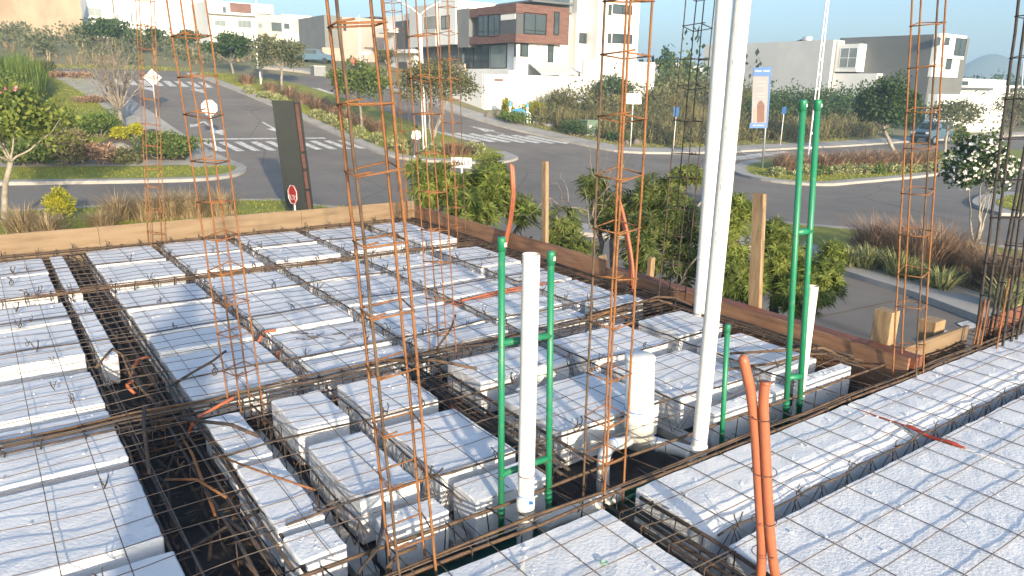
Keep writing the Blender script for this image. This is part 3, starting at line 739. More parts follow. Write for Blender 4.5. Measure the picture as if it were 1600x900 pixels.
# grey print running up the pipe
pm = MB()
side = (-Vector((b1.x, b1.y, 0)).normalized() + RT * -.35).normalized()
for k in range(34):
    s = 1.0 + k * .035 + rnd.uniform(0, .01)
    c = b1 + a1 * s + side * .0364
    MB().obox(c, RT * rnd.uniform(.0012, .0035), a1 * rnd.uniform(.003, .014), side * .0004).build('printed_mark', mat('greyprint', (.40, .42, .45, 1), rough=.6), r1)
vpipe('white_pipe', (1095, 482), (1131, 0), .108, pvc, 'thicker tall white pipe behind, standing at the right fascia', ext=1.2, group=W, base=Vector((4.44, 3.66, 0)), band=((.45, 1.03, .01, pvc),))
r3, b3, t3, a3 = vpipe('white_pipe', (821, 797), (830, 397), .068, pvc, 'short open white standpipe between two green pipes', group=W, band=((0.02, 1.12, .075, pvc), (.075, 1.03, .004, pvcblue), (.165, 1.03, .004, brownbar)))
cb = (-Vector((b3.x, b3.y, 0)).normalized() + RT * .45).normalized()
st = MB()
for k in range(7): st.obox(b3 + a3 * (.045 + rnd.uniform(-.012, .014)) + cb * .0383 + RT * rnd.uniform(-.012, .012), RT * rnd.uniform(.004, .009), a3 * rnd.uniform(.003, .007), cb * .0006)
st.build('blue_smear', pvcblue, r3)
r4, b4, t4, a4 = vpipe('capped_pipe', (999, 662), (1000, 560), .148, pvc, 'thick short white pipe with a flat cap behind the rusty column', group=W, base=None, z0=-.12, open_top=False, band=((.03, 1.05, .12, pvc), (.088, 1.06, .004, pvcblue)))
MB().tube([t4 - Vector((0, 0, .005)), t4 + Vector((0, 0, .012)), t4 + Vector((0, 0, .017))], [.079, .079, .074], 28).build('cap', pvc, r4, True)
vpipe('white_pipe', (1250, 610), (1271, 447), .056, pvc, 'slim white pipe leaning behind the pair of tall green pipes', group=W)
def hpipe(name, pts, r, m, label, grp=None, n=20, collars=()):
    o = thing(name, label, 'pipe', pts[0], grp)
    MB().tube(smooth3(pts, 5), r, n).build('pipe_body', m, o, True)
    for i, mm, k in collars:
        p = Vector(pts[i]); q = Vector(pts[i + 1]); d = (q - p).normalized()
        MB().tube([p, p + d * k], r * 1.12, n).build('collar', mm, o, True)
    return o
def smooth3(pts, n=5):
    P = [Vector(p) for p in pts]; out = []
    for i in range(len(P) - 1):
        p0 = P[max(i - 1, 0)]; p1 = P[i]; p2 = P[i + 1]; p3 = P[min(i + 2, len(P) - 1)]
        for k in range(n):
            t = k / n
            out.append(0.5 * ((2 * p1) + (p2 - p0) * t + (2 * p0 - 5 * p1 + 4 * p2 - p3) * t * t + (3 * p1 - p0 - 3 * p2 + p3) * t ** 3))
    out.append(P[-1]); return out
hpipe('drain_branch', [(2.66, 2.52, -.09), (2.70, 2.44, -.10), (2.80, 2.28, -.115), (b1.x + .03, b1.y + .02, -.125)], .036, pvc, 'white branch pipe lying between the thick capped pipe and the tall white pipe', W, collars=((1, pvcblue, .004), (2, pvc, .05)))
hpipe('drain_elbow', [(2.27, 2.37, -.2), (2.275, 2.38, -.08), (2.30, 2.40, -.025), (2.38, 2.44, -.015), (2.48, 2.48, -.05), (2.60, 2.53, -.09)], .031, pvc, 'white pipe elbow bent between the rusty column and the thick capped pipe', W, collars=((3, pvcblue, .004),))
hpipe('drain_branch', [(1.78, 2.235, -.14), (2.05, 2.235, -.14), (2.25, 2.24, -.14)], .036, pvc, 'white pipe lying in the edge beam behind the standpipes', W)
hpipe('drain_bend', [(2.42, 3.27, -.06), (2.55, 3.30, .0), (2.63, 3.33, .03), (2.72, 3.36, -.02)], .040, pvc, 'white pipe bend showing between blocks right of the standpipes', W)
GG = 'green water pipes'
def hframe(bl, tl, br, tr, rungs, dia, label, sleeves=()):
    b0 = on_z(*bl, z=-0.06); b1_ = on_z(*br, z=-0.06)
    T0 = lean_top(b0, *tl); T1 = lean_top(b1_, *tr)
    root = thing('green_pipe_pair', label, 'pipe', (b0.x, b0.y, b0.z), GG)
    for b_, t_ in ((b0, T0), (b1_, T1)):
        a = (t_ - b_).normalized()
        MB().tube([b_ - a * .1, t_], dia / 2, 18).build('upright', green, root, True)
        MB().tube([t_ - a * .05, t_ - a * .006, t_ + a * .004], [dia / 2 * 1.27, dia / 2 * 1.27, dia / 2 * 1.15], 18).build('cap', green, root, True)
        s = side_sticker(t_, a, dia / 2 * 1.28)
        s.build('sticker', whitem, root)
        MB().tube([b_ + a * .0, b_ + a * .05], dia / 2 * 1.2, 18).build('socket', green, root, True)
    for yl, yr in rungs:
        fl = lean_frac(b0, T0, yl); fr_ = lean_frac(b1_, T1, yr)
        MB().tube([fl, fr_], dia / 2 * 1.08, 18).build('rung', green, root, True)
        for q, t_ in ((fl, T0), (fr_, T1)):
            MB().tube([q - Vector((0, 0, dia * .56)), q - Vector((0, 0, dia * .50))], dia / 2 * 1.1, 14).build('tie_wire', brownbar, root, True)
    return root
def side_sticker(t_, a, r):
    d = (RT * .8 - Vector((t_.x, t_.y, 0)).normalized() * .6).normalized(); s = d.cross(a).normalized()
    return MB().obox(t_ - a * .024 + d * (r + .0005), s * .006, a * .008, d * .0006)
def lean_frac(b, t, py):
    lo, hi = 0.0, 1.0
    for _ in range(30):
        m_ = (lo + hi) / 2; y = proj(b.lerp(t, m_))[1]
        if y > py: lo = m_
        else: hi = m_
    return b.lerp(t, lo)
hframe((783, 805), (784, 372), (857, 783), (861, 394), [(536, 524), (741, 715)], .027, 'pair of green pipes joined by two rungs around the short white standpipe')
hframe((1228, 640), (1255, 157), (1249, 634), (1278, 157), [(363, 361), (590, 588)], .032, 'pair of tall green pipes joined by rungs near the right fascia')
gb = on_z(1128, 683, -0.06)
vpipe('green_pipe', None, (1137, 508), .026, green, 'single short green pipe with a cap right of the tall white pipe', base=gb, cap=True, group=GG, z0=-.2)
hpipe('green_pipe_run', [(2.2, 2.30, -.20), (2.9, 2.31, -.205), (3.6, 2.305, -.2)], .014, green, 'green pipe lying along the far side of the edge beam', GG, 10)
hpipe('green_pipe_run', [(2.25, 2.25, -.20), (2.6, 2.27, -.19), (2.9, 2.36, -.17), (3.02, 2.5, -.19)], .011, green, 'green pipe curving out of the edge beam under the thick capped pipe', GG, 10)

# orange flexible conduits
def conduits(lines, r, label, rings=(), flare=None):
    root = thing('conduit_bundle', label, 'conduit', lines[0][0], 'orange electrical conduits')
    for i, ln in enumerate(lines):
        P = smooth3(ln, 6); rs = [r] * len(P)
        if flare == i: rs[-1] = r * 1.35; rs[-2] = r * 1.12
        if flare is not None and flare != i: rs[-1] = r * .45; rs[-2] = r * .8
        MB().tube(P, rs, 16).build('conduit', orange, root, True)
    for p, d, s in rings:
        MB().tube([Vector(p) + Vector((math.cos(a) * RT.x * s[0], math.cos(a) * RT.y * s[0], 0)) + Vector((-RT.y * math.sin(a) * s[1], RT.x * math.sin(a) * s[1], .006 * math.sin(a * 1.0))) for a in [k * math.pi / 9 for k in range(19)]], .0018, 4).build('tie_wire', steel, root)
    return root
cb_ = on_z(1199, 905, 0.0)
def cpt(px, py, off=0.0):
    d = ray(px, py); n = Vector((-RT.y, RT.x)); t = ((cb_.xy).dot(n) + off) / d.xy.dot(n); return ORG + d * t
lowL = cpt(1187, 905); 
conduits([[cpt(1180, 960), cpt(1188, 905), cpt(1190, 850), cpt(1186, 770), cpt(1181, 690), cpt(1174, 620), cpt(1167, 585), cpt(1160, 555)],
          [cpt(1228, 955, -.02), cpt(1212, 900, -.02), cpt(1205, 850, -.02), cpt(1200, 780, -.02), cpt(1196, 700, -.02), cpt(1193, 640, -.02), cpt(1194, 610, -.02), cpt(1196, 597, -.02)]],
         .0172, 'pair of bright orange conduits tied together in the foreground', [(cpt(1194, y, -.01), 0, (.043, .034)) for y in (650, 736, 812, 862)], 1)
def cfx(X, *pp): return [on_x(px, py, X) for px, py in pp]
conduits([cfx(4.52, (786, 392), (790, 372), (796, 345), (800, 310), (800, 280), (798, 256)), cfx(4.54, (790, 392), (793, 372), (799, 345), (803, 310), (803, 282), (801, 258))], .015, 'orange conduits bending up at the right fascia, left of the thin stake')
conduits([cfx(4.50, (984, 455), (985, 440), (984, 410), (978, 370), (969, 330), (963, 302)), cfx(4.47, (988, 456), (990, 440), (988, 410), (982, 372), (974, 335), (966, 308))], .014, 'orange conduits curving up at the right fascia behind the rusty column')
conduits([[(2.30, 4.98, -.10), (2.8, 4.965, -.03), (3.3, 4.98, .008), (3.9, 5.06, .0), (4.3, 5.1, -.05)], [(2.25, 4.97, -.12), (2.85, 4.95, -.05), (3.4, 4.96, .0), (3.95, 5.04, -.02)]], .009, 'orange conduits lying across the blocks in the middle of the main bay')
conduits([[(.62, 4.95, -.12), (.68, 5.05, -.06), (.77, 5.07, -.05)], [(.60, 4.70, -.14), (.57, 4.74, -.09), (.62, 4.78, -.08)]], .010, 'bits of orange conduit in the wide dark beam')
conduits([[(.72, 3.92, -.14), (.76, 3.88, -.03), (.84, 3.86, .015), (.98, 3.93, .03)]], .009, 'red-orange conduit arching over the narrow row of blocks')
conduits([[(1.42, 4.95, -.05), (1.48, 4.98, .012), (1.56, 4.99, .01)], [(1.44, 4.6, -.1), (1.47, 4.7, -.03)]], .012, 'bit of orange conduit at the first joist behind the rusty column')
conduits([[(2.18, 3.75, -.12), (2.1, 3.6, -.1), (2.06, 3.3, -.13), (2.05, 2.9, -.14)]], .013, 'orange conduit running inside the dark beam behind the standpipes')
# bent and loose bars in the wide dark beam and elsewhere
LB = 'loose bars on the slab'
loose([(0.42, 4.75, .05), (.50, 4.92, .06), (.55, 5.05, .05), (.60, 5.06, .0), (.62, 4.9, -.12)], .008, brownbar, 'bent brown bar hooked over the wide dark beam', grp=LB)
loose([(.80, 4.62, -.1), (.79, 4.40, .0), (.86, 4.36, .05), (1.0, 4.42, .08), (1.1, 4.52, .09)], .008, steel, 'dark bar end bent over the blocks behind the second rusty column', grp=LB)
loose([(.58, 4.55, .02), (.60, 4.35, .0), (.64, 4.18, -.03), (.62, 4.0, -.1)], .008, brownbar, 'brown bar sagging into the wide dark beam', grp=LB)
loose([(.56, 4.1, .02), (.50, 3.75, .05), (.44, 3.3, .03)], .008, steel, 'dark straight bar lying across the wide dark beam', grp=LB)
loose([(.68, 3.8, .03), (.86, 3.55, .05), (.93, 3.34, .055)], .009, steel, 'dark bar resting on the narrow row of blocks', grp=LB)
loose([(.66, 3.75, -.03), (.64, 3.4, .02), (.62, 2.95, -.06)], .007, rust, 'reddish bar standing in the wide dark beam', grp=LB)
loose([(.50, 3.3, -.02), (.60, 3.15, .02), (.68, 3.0, -.02)], .006, rust, 'short reddish bar in the wide dark beam, lower', grp=LB)
loose([(.72, 3.35, .02), (.85, 3.02, .035), (.98, 2.75, .04)], .005, rust, 'thin rusty rod with stubs on the narrow row of blocks', grp=LB)
loose([(.62, 2.9, -.02), (.68, 2.65, -.02), (.72, 2.4, -.1)], .010, steel, 'thick dark bar at the bottom of the wide dark beam', grp=LB)
loose([(.45, 2.75, -.06), (.62, 2.82, -.05), (.80, 2.86, -.04)], .008, steel, 'dark bar bridging the wide dark beam near the bottom edge', grp=LB)
loose([(1.19, 2.53, .02), (1.10, 2.36, .03), (1.02, 2.24, .03), (.93, 2.2, .0), (.90, 2.17, -.1)], .008, steel, 'dark bar bent down left of the nearest rusty column', grp=LB)
loose([(1.16, 2.20, .01), (1.08, 2.19, .015), (1.02, 2.16, .0), (1.0, 2.13, -.1)], .008, brownbar, 'yellow brown bar hooked at the foot of the nearest rusty column', grp=LB)
loose([(3.6, 2.75, .02), (3.95, 2.62, .035), (4.25, 2.60, .04), (4.38, 2.55, .03)], .009, brownbar, 'brown bar lying behind the tall green pipes', grp=LB)
loose([(3.85, 2.9, .03), (4.2, 2.72, .04), (4.42, 2.6, .05), (4.5, 2.55, .01)], .010, brownbar, 'ribbed brown bar lying toward the corner column', grp=LB)
loose([(3.55, 3.98, .04), (4.0, 3.98, .06), (4.25, 3.95, .10), (4.36, 3.85, .10), (4.45, 3.6, .03)], .010, brownbar, 'brown bars arching at the right end of the cross beam', grp=LB)
loose([(3.6, 4.05, .03), (4.05, 4.06, .045), (4.3, 3.98, .06), (4.36, 3.88, .04)], .008, brownbar, 'thinner brown bar arching at the right end of the cross beam', grp=LB)
loose([(1.9, 3.95, .05), (2.15, 3.78, .05), (2.30, 3.55, .04)], .010, brownbar, 'grey brown bar lying across the dark beam behind the standpipes', grp=LB)
loose([(2.3, 4.02, .03), (2.5, 4.18, .08), (2.62, 4.32, .12)], .008, steel, 'dark bar end sticking up by the slim column', grp=LB)
for k in range(12):
    x = rnd.uniform(.46, .74); y = 2.5 + k * .22 + rnd.uniform(-.1, .1); z = rnd.uniform(-.15, -.03); l = rnd.uniform(.12, .32); a = rnd.uniform(.7, 2.4)
    d = Vector((math.cos(a) * .6, math.sin(a), rnd.uniform(-.25, .25))); c = Vector((x, y, z)); q = c + d * l
    q.x = min(max(q.x, .44), .77)
    loose([c, c.lerp(q, .5) + Vector((rnd.uniform(-.03, .03), 0, rnd.uniform(0, .05))), q], rnd.choice((.004, .006, .008)), rnd.choice((steel, steel, brownbar, blacksteel)), 'scrap of bar in the wide dark beam, %s from the bottom edge' % ORD[k], 'scrap_bar', 'scrap bars in the wide dark beam')
lm_ = MB()
for k in range(260):
    y = rnd.uniform(2.4, 6.0); x = rnd.uniform(.46, .75); a = rnd.random() * 6.28; l = rnd.uniform(.015, .045); z = -.2 + rnd.random() * .05
    u = Vector((math.cos(a), math.sin(a), rnd.uniform(-.5, .5))) * l; w2 = Vector((-math.sin(a), math.cos(a), .3)) * l * .3
    lm_.add([Vector((x, y, z)) - u, Vector((x, y, z)) + w2, Vector((x, y, z)) + u, Vector((x, y, z)) - w2], [(0, 1, 2, 3)])
stuff(lm_.build('dry_leaf_litter', brownbar), 'dry leaf litter and scraps in the bottom of the wide dark beam', 'litter')
# offcuts lying on one block
offm = thing('rod_offcuts', 'handful of thin rod offcuts scattered on a block of the main bay', 'rod offcuts', (1.8, 4.65, .01))
for k in range(16):
    x = rnd.uniform(1.58, 2.1); y = rnd.uniform(4.45, 4.85); a = rnd.random() * 3.14; l = rnd.uniform(.03, .07)
    MB().tube([(x - math.cos(a) * l, y - math.sin(a) * l, .012), (x + math.cos(a) * l, y + math.sin(a) * l, .014)], .0028, 5).build('rod', brownbar, offm)
# red smear and tape ring
rs_ = MB(); p0 = Vector((3.80, 1.86, .0)); 
rs_.add([(3.795, 1.80, -.01), (3.815, 1.80, -.01), (3.825, 1.60, -.03), (3.80, 1.575, -.03)], [(0, 1, 2, 3)])
rs_ = MB(); rs_.tube(smooth3([(3.806, 2.0, -.008), (3.806, 1.8, .0), (3.806, 1.68, .004), (3.81, 1.6, -.01), (3.80, 1.5, .004), (3.80, 1.42, .004)]), [.004] * 9 + [.011] * 14 + [.006] * 3, 8)
tag(rs_.build('conduit', mat('redconduit', (.36, .06, .035, 1), rough=.5), None, True), 'thin red conduit crossing the long joist bottom right', 'conduit', 'orange electrical conduits')
tp = on_z(944, 881, .008)
ring = MB().tube([(tp.x + .012 * math.cos(a), tp.y + .012 * math.sin(a), .012) for a in [k * math.pi / 10 for k in range(21)]], .004, 8)
tag(ring.build('pipe_ring', mat('palegreen', (.25, .42, .3, 1), rough=.5), None, True), 'tiny pale green ring lying on the bottom block', 'ring')
cp = MB(); c0 = on_z(815, 893, .0); cp.add([c0 + RT * -.012, c0 + RT * .010, c0 + RT * .012 + Vector((0, 0, .05)), c0 + Vector((.004, .004, 0))], [(0, 1, 2), (1, 3, 2), (3, 0, 2)])
tag(cp.build('foam_chip', mat('greychip', (.25, .27, .28, 1))), 'small grey sliver sticking up from the bottom block', 'sliver')
# mortar and foam crumbs on the block tops
cr_ = MB(); RECT = [(x0, x1, y0, y1) for _, x0, x1, rows in FILES for y0, y1 in rows] + [(2.2, 5.4, 1.75, 2.03), (2.2, 5.4, .9, 1.52), (.9, 1.9, 1.3, 2.0)] * 6
for k in range(520):
    x0, x1, y0, y1 = rnd.choice(RECT); x = rnd.uniform(x0 + .03, x1 - .03); y = rnd.uniform(y0 + .03, y1 - .03)
    s = rnd.uniform(.002, .006)
    cr_.obox((x, y, .003 + s * .4), Vector((s, s * rnd.uniform(-.5, .5), 0)), Vector((s * rnd.uniform(-.4, .4), s * .7, 0)), (0, 0, s * .6))
stuff(cr_.build('foam_crumbs', foam), 'white foam crumbs scattered over the block tops', 'crumbs')
# ================================================================== buildings
wood = mat('woodcladding', (0.19, 0.098, 0.07, 1), (0.11, 0.056, 0.042, 1), 1.2, 0.6, stretch=(1, 1, 9), c3=(0.155, 0.078, 0.056, 1))
greyw = mat('greystucco', (0.21, 0.215, 0.21, 1), (0.18, 0.185, 0.18, 1), 0.6, 0.9)
darkgrey = mat('darkgreystucco', (0.145, 0.15, 0.145, 1), (0.125, 0.13, 0.125, 1), 0.35, 0.9)
slate = mat('slatecladding', (0.10, 0.105, 0.108, 1), (0.075, 0.08, 0.083, 1), 2, 0.7, stretch=(1, 1, 6))
lightgrey = mat('lightgreystucco', (0.60, 0.60, 0.575, 1), (0.53, 0.53, 0.51, 1), 0.25, 0.9)
beige = mat('beigestucco', (0.46, 0.36, 0.30, 1), (0.42, 0.33, 0.275, 1), 0.5, 0.9)
cream = mat('creamstucco', (0.66, 0.54, 0.42, 1), (0.60, 0.48, 0.36, 1), 0.3, 0.9)
tan = mat('tanwall', (0.42, 0.33, 0.23, 1), (0.30, 0.225, 0.15, 1), 0.35, 0.95, c3=(0.37, 0.285, 0.195, 1), stretch=(1, 1, .5))
brickm = mat('brickpanel', (0.22, 0.12, 0.09, 1), (0.17, 0.09, 0.07, 1), 1, 0.9)
palegl = mat('glasspale', (0.16, 0.20, 0.20, 1), (0.24, 0.28, 0.275, 1), 0.4, 0.1, spec=0.8)
curtain = mat('curtain', (0.50, 0.48, 0.44, 1), (0.40, 0.38, 0.35, 1), 4, 0.8, stretch=(3, 3, .2))
def BX(name, m, parent, x0, x1, y0, y1, z0, z1):
    return MB().box(min(x0, x1), max(x0, x1), min(y0, y1), max(y0, y1), min(z0, z1), max(z0, z1)).build(name, m, parent)
def face_y(Y, px0, py0, px1, py1):
    a = on_y(px0, py0, Y); b = on_y(px1, py1, Y); return min(a.x, b.x), max(a.x, b.x), min(a.z, b.z), max(a.z, b.z)
def face_x(X, px0, py0, px1, py1):
    a = on_x(px0, py0, X); b = on_x(px1, py1, X); return min(a.y, b.y), max(a.y, b.y), min(a.z, b.z), max(a.z, b.z)
def panel_y(name, m, par, Y, px0, py0, px1, py1, out=.03, dp=.25):
    a, b, c, d = face_y(Y, px0, py0, px1, py1); return BX(name, m, par, a, b, Y - out, Y + dp, c, d)
def panel_x(name, m, par, X, px0, py0, px1, py1, out=.03, dp=.25):
    a, b, c, d = face_x(X, px0, py0, px1, py1); return BX(name, m, par, X - out, X + dp, a, b, c, d)
def window(par, axis, P, px0, py0, px1, py1, mull=1, fm=None, gm=None, bar=None, out=.05, fw=.07):
    fm = fm or blackm; gm = gm or glass
    a, b, c, d = (face_y if axis == 'y' else face_x)(P, px0, py0, px1, py1)
    m = MB()
    def put(u0, u1, w0, w1, o0, o1):
        if axis == 'y': m.box(u0, u1, P - o0, P - o1, w0, w1)
        else: m.box(P - o0, P - o1, u0, u1, w0, w1)
    put(a, a + fw, c, d, out, -.05); put(b - fw, b, c, d, out, -.05); put(a + fw, b - fw, c, c + fw, out, -.05); put(a + fw, b - fw, d - fw, d, out, -.05)
    for i in range(1, mull):
        s = a + (b - a) * i / mull; put(s - fw / 2, s + fw / 2, c + fw, d - fw, out - .004, -.05)
    if bar: 
        z = c + (d - c) * bar; put(a + fw, b - fw, z - fw / 2, z + fw / 2, out - .008, -.05)
    o = m.build('window', fm, par)
    g_ = MB()
    if axis == 'y': g_.box(a + fw * .5, b - fw * .5, P - .018, P - .05 + .0, c + fw * .5, d - fw * .5) if False else g_.box(a + fw * .5, b - fw * .5, P - .02, P + .02, c + fw * .5, d - fw * .5)
    else: g_.box(P - .02, P + .02, a + fw * .5, b - fw * .5, c + fw * .5, d - fw * .5)
    g_.build('pane', gm, o)
    return o
def zpy(p, py):           # height at photo row py over plan point p
    t = lean_top(Vector((p[0], p[1], 0)), proj((p[0], p[1], 3))[0], py); return t.z

# ---- modern house with the wood-clad upper floor
C = at_d(807, 5, 64.0); xc, yc = C.x, C.y
hA = thing('modern_house', 'modern white house with wood-clad upper floor and large dark windows', 'house', (xc, yc, tz(xc, yc)))
z1 = C.z; z0 = zpy((xc, yc), 66); xr = on_y(889, 30, yc).x; yl = on_x(745, 30, xc).y; zg = 0.0
BX('upper_floor', slate, hA, xc + .06, xr - .06, yc + .06, yl, z0 + .05, z1 - .08)
# wood bands wrap the upper floor
bt = 0.72
for nm, a, b in (('wood_band', z1 - bt - .05, z1), ('wood_band', z0, z0 + bt)):
    BX(nm, wood, hA, xc - .05, xr, yc - .05, yc + .12, a, b); BX(nm, wood, hA, xc - .05, xc + .12, yc + .124, yl, a, b)
a, b, c, d = face_y(yc, 853, 19, 889, 55); BX('wood_panel', wood, hA, a, xr - .003, yc - .05, yc + .12, z0 + bt + .003, z1 - bt - .053)
window(hA, 'y', yc, 819, 19, 853, 55, 2, bar=.18); window(hA, 'y', yc - .06, 866, 18, 873, 55, 1, bar=.62)
BX('blind_strip', white, hA, xc + .02, xc + .08, on_x(805, 30, xc).y, on_x(782, 30, xc).y, z1 - bt - .55, z1 - bt - .06)
window(hA, 'x', xc, 748, 24, 763, 57, 2, bar=.25); window(hA, 'x', xc, 764, 23, 781, 57, 2, bar=.25)
# recess and grey slab to the left
y2 = on_x(733, 40, xc).y; y3 = on_x(715, 40, xc).y; y4 = on_x(610, 60, xc).y
BX('recess_wall', white, hA, xc + 1.2, xr, yl + .003, y2, z0, z1 - .3)
BX('wood_return', wood, hA, xc + .0, xc + 1.19, yl + .003, y2 - .003, z1 - bt - .05, z1 - .02); BX('wood_return', wood, hA, xc + .0, xc + 1.19, yl + .003, y2 - .003, z0 + .02, z0 + bt)
BX('grey_wall', greyw, hA, xc - .02, xr, y2 + .003, y3, z0 - .2, z1 + .1)
# ground floor
zf = zpy((xc, yc), 118)
x9 = on_y(875, 80, yc + .6).x
BX('lower_floor', white, hA, xc + .9, x9, yc + .6, yl + 6, zf - 2.5, z0 - .003)
window(hA, 'y', yc + .6, 804, 67, 825, 89, 2); window(hA, 'y', yc + .6, 856, 67, 864, 104, 1, bar=.7)
for p0, p1, k in ((717, 740, 2), (741, 764, 2), (766, 792, 1)):
    window(hA, 'x', xc + .88, p0, 70, p1, 107, k, gm=palegl if k == 1 else glass, bar=.32 if k > 1 else None)
BX('balcony_slab', white, hA, xc - .4, xc + .9, yc + .4, y3, zf - .05, zf + .45)
BX('basement_wall', slate, hA, xc + .4, xc + .9, yc + .6, y3, zf - 4, zf - .055)
BX('corner_post', white, hA, xc + .5, xc + .86, yc + .55, yc + .95, zf + .46, z0 - .004)
# ---- garden wall with car port roof
ywl = yc - 3.5
gw = thing('garden_wall', 'long white garden wall in front of the modern houses', 'wall', (xc, ywl, 0))
a = on_y(757, 130, ywl).x; b = on_y(911, 130, ywl).x; c = on_y(1021, 130, ywl).x; zt1 = on_y(800, 117, ywl).z; zt2 = on_y(960, 95, ywl).z
BX('low_wall', white, gw, a, b, ywl, ywl + .25, -2.5, zt1); BX('high_wall', white, gw, b + .002, c, ywl - .05, ywl + .3, -2.5, zt2); BX('side_wall', white, gw, a - .02, a + .25, ywl + .26, yl + 2, -2.5, zt1)
q = face_y(ywl, 772, 124, 786, 126); BX('house_number_plate', brickm, gw, q[0], q[1], ywl - .03, ywl - .001, q[2] - .05, q[3] + .05)
cp_ = thing('car_port_roof', 'sloping grey car port roof behind the white garden wall', 'roof', (b, yc - 1, zt1))
m_ = MB(); p1 = on_y(846, 116, yc - 2.5); p2 = on_y(910, 104, yc - 2.5); p3 = on_y(908, 114, yc - 2.5)
m_.add([(p1.x, yc - 2.5, p1.z), (p3.x, yc - 2.5, p3.z + .05), (p3.x, yc + .4, p2.z + .4), (p1.x + .8, yc + .4, p1.z + 1.0), (p1.x, yc - 2.5, p1.z - .1), (p3.x, yc - 2.5, p3.z - .05), (p3.x, yc + .4, p2.z + .3), (p1.x + .8, yc + .4, p1.z + .9)],
       [(0, 1, 2, 3), (7, 6, 5, 4), (0, 4, 5, 1), (1, 5, 6, 2), (2, 6, 7, 3), (3, 7, 4, 0)])
m_.build('sheet', lightgrey, cp_); BX('post', greyw, cp_, p3.x - .15, p3.x - .05, yc - 2.4, yc - 2.3, -1, p3.z - .051)
BX('post', greyw, cp_, p1.x + .3, p1.x + .4, yc - 2.4, yc - 2.3, -1, p1.z - .1)

# ---- tall white house to the right
yb = yc + 0.4
hB = thing('white_house', 'tall plain white house with small dark windows beside the wood-clad house', 'house', (on_y(950, 95, yb).x, yb, 0))
xa, xb_, xc_ = on_y(900, 60, yb + 1.5).x, on_y(933, 60, yb).x, on_y(997, 60, yb).x
zt = on_y(950, -60, yb).z
BX('main_block', white, hB, xb_, xc_, yb, yb + 11, -2, zt)
zm = on_y(915, 21, yb + 1.5).z
BX('side_block', white, hB, xa, xb_ - .003, yb + 1.5, yb + 9, -2, zm); BX('roof_room', lightgrey, hB, xa + .3, xb_ - .004, yb + 1.8, yb + 8.5, zm + .003, zt - .5)
BX('stair_wall', lightgrey, hB, on_y(875, 60, yb + 2.5).x, xa - .004, yb + 2.5, yb + 9, -2, zm - .2)
BX('stair_glass', palegl, hB, on_y(890, 10, yb + 2.2).x, xa - .004, yb + 2.2, yb + 8, zm + .0, zt - .8)
BX('roof_slab', darkgrey, hB, on_y(832, 1, yb + 2).x, xa, yb + 2, yb + 8, on_y(832, 2, yb + 2).z, on_y(832, -1, yb + 2).z)
window(hB, 'y', yb + 1.5, 905, 51, 922, 69, 2); window(hB, 'y', yb, 958, 6, 987, 24, 2); window(hB, 'y', yb, 957, 52, 987, 69, 2)
window(hB, 'y', yb, 951, 7, 955, 24, 1); window(hB, 'y', yb, 950, 52, 954, 68, 1)

# ---- house with grey panels left of the wood-clad one
yd = y3 + .05; xd = xc - .2
hD = thing('grey_panel_house', 'white and grey two-storey house left of the wood-clad house', 'house', (xd, yd, 1))
ya, yb2, ye = on_x(684, 40, xd).y, on_x(643, 40, xd).y, on_x(600, 40, xd).y
ztop = zpy((xd, yd), 5); zmid = zpy((xd, yd), 69)
BX('upper_block', white, hD, xd, xd + 8, yd, ya, zmid, ztop + .3); BX('grey_panel', lightgrey, hD, xd - .25, xd + 8, ya + .003, yb2, zmid - .1, zpy((xd, yb2), 12))
BX('lower_block', slate, hD, xd + .8, xd + 8, yd + .1, yb2, zmid - 4.5, zmid - .11)
BX('stone_panel', beige, hD, xd + .6, xd + .79, on_x(717, 95, xd).y, on_x(692, 95, xd).y, zmid - 4.3, zmid - 1.8)
zE = zpy((xd, yb2), 20)
BX('far_block', white, hD, xd + .3, xd + 8, yb2 + .003, ye, zmid - 4, zE)
panel_x('dark_opening', slate, hD, xd + .3, 618, 34, 642, 78, .05); panel_x('canopy', white, hD, xd + .3, 601, 46, 623, 51, 1.2); panel_x('step', white, hD, xd + .3, 618, 79, 655, 83, 1.0)  # flat sheet first: its dark colour stands in for shade inside an opening
panel_x('door', slate, hD, xd + .3, 622, 97, 637, 118, .06)
window(hD, 'x', xd, 690, 25, 703, 45, 2, gm=palegl); window(hD, 'x', xd - .25, 661, 26, 683, 46, 1, fm=whitem, gm=palegl)
wl_ = MB().tube([(xd - .2, ya + .5, zmid - .6), (xd - .2, ya + .5, zmid - .9)], .12, 10).build('wall_lamp', blackm, hD)

# ---- beige house
yg = ye + 14; Cb = at_d(534, 26, 88.0)
hE = thing('beige_house', 'plain beige house with a grey corner, left of the grey panel house', 'house', (Cb.x, Cb.y, 4))
zt = Cb.z; zb = tz(Cb.x, Cb.y) - 2
xe = on_y(600, 40, Cb.y).x; yf = on_x(505, 40, Cb.x).y
BX('main_block', beige, hE, Cb.x, xe, Cb.y, Cb.y + 9, zb, zt); BX('grey_corner', greyw, hE, on_y(507, 40, Cb.y + .5).x, Cb.x - .004, Cb.y + .5, Cb.y + 9, zb, zt + .1)
window(hE, 'y', Cb.y + .48, 528, 34, 533, 50, 1) if False else window(hE, 'y', Cb.y, 529 + 7, 33, 541, 48, 1)
BX('terrace_wall', beige, hE, on_y(503, 85, Cb.y - 2).x, xe - 2, Cb.y - 2.2, Cb.y - 1.9, zb, zpy((Cb.x, Cb.y - 2), 76))
BX('roof_pergola', slate, hE, on_y(580, 24, Cb.y + 2).x, on_y(622, 24, Cb.y + 2).x, Cb.y + 1, Cb.y + 5, zt + .25, zt + .4); 
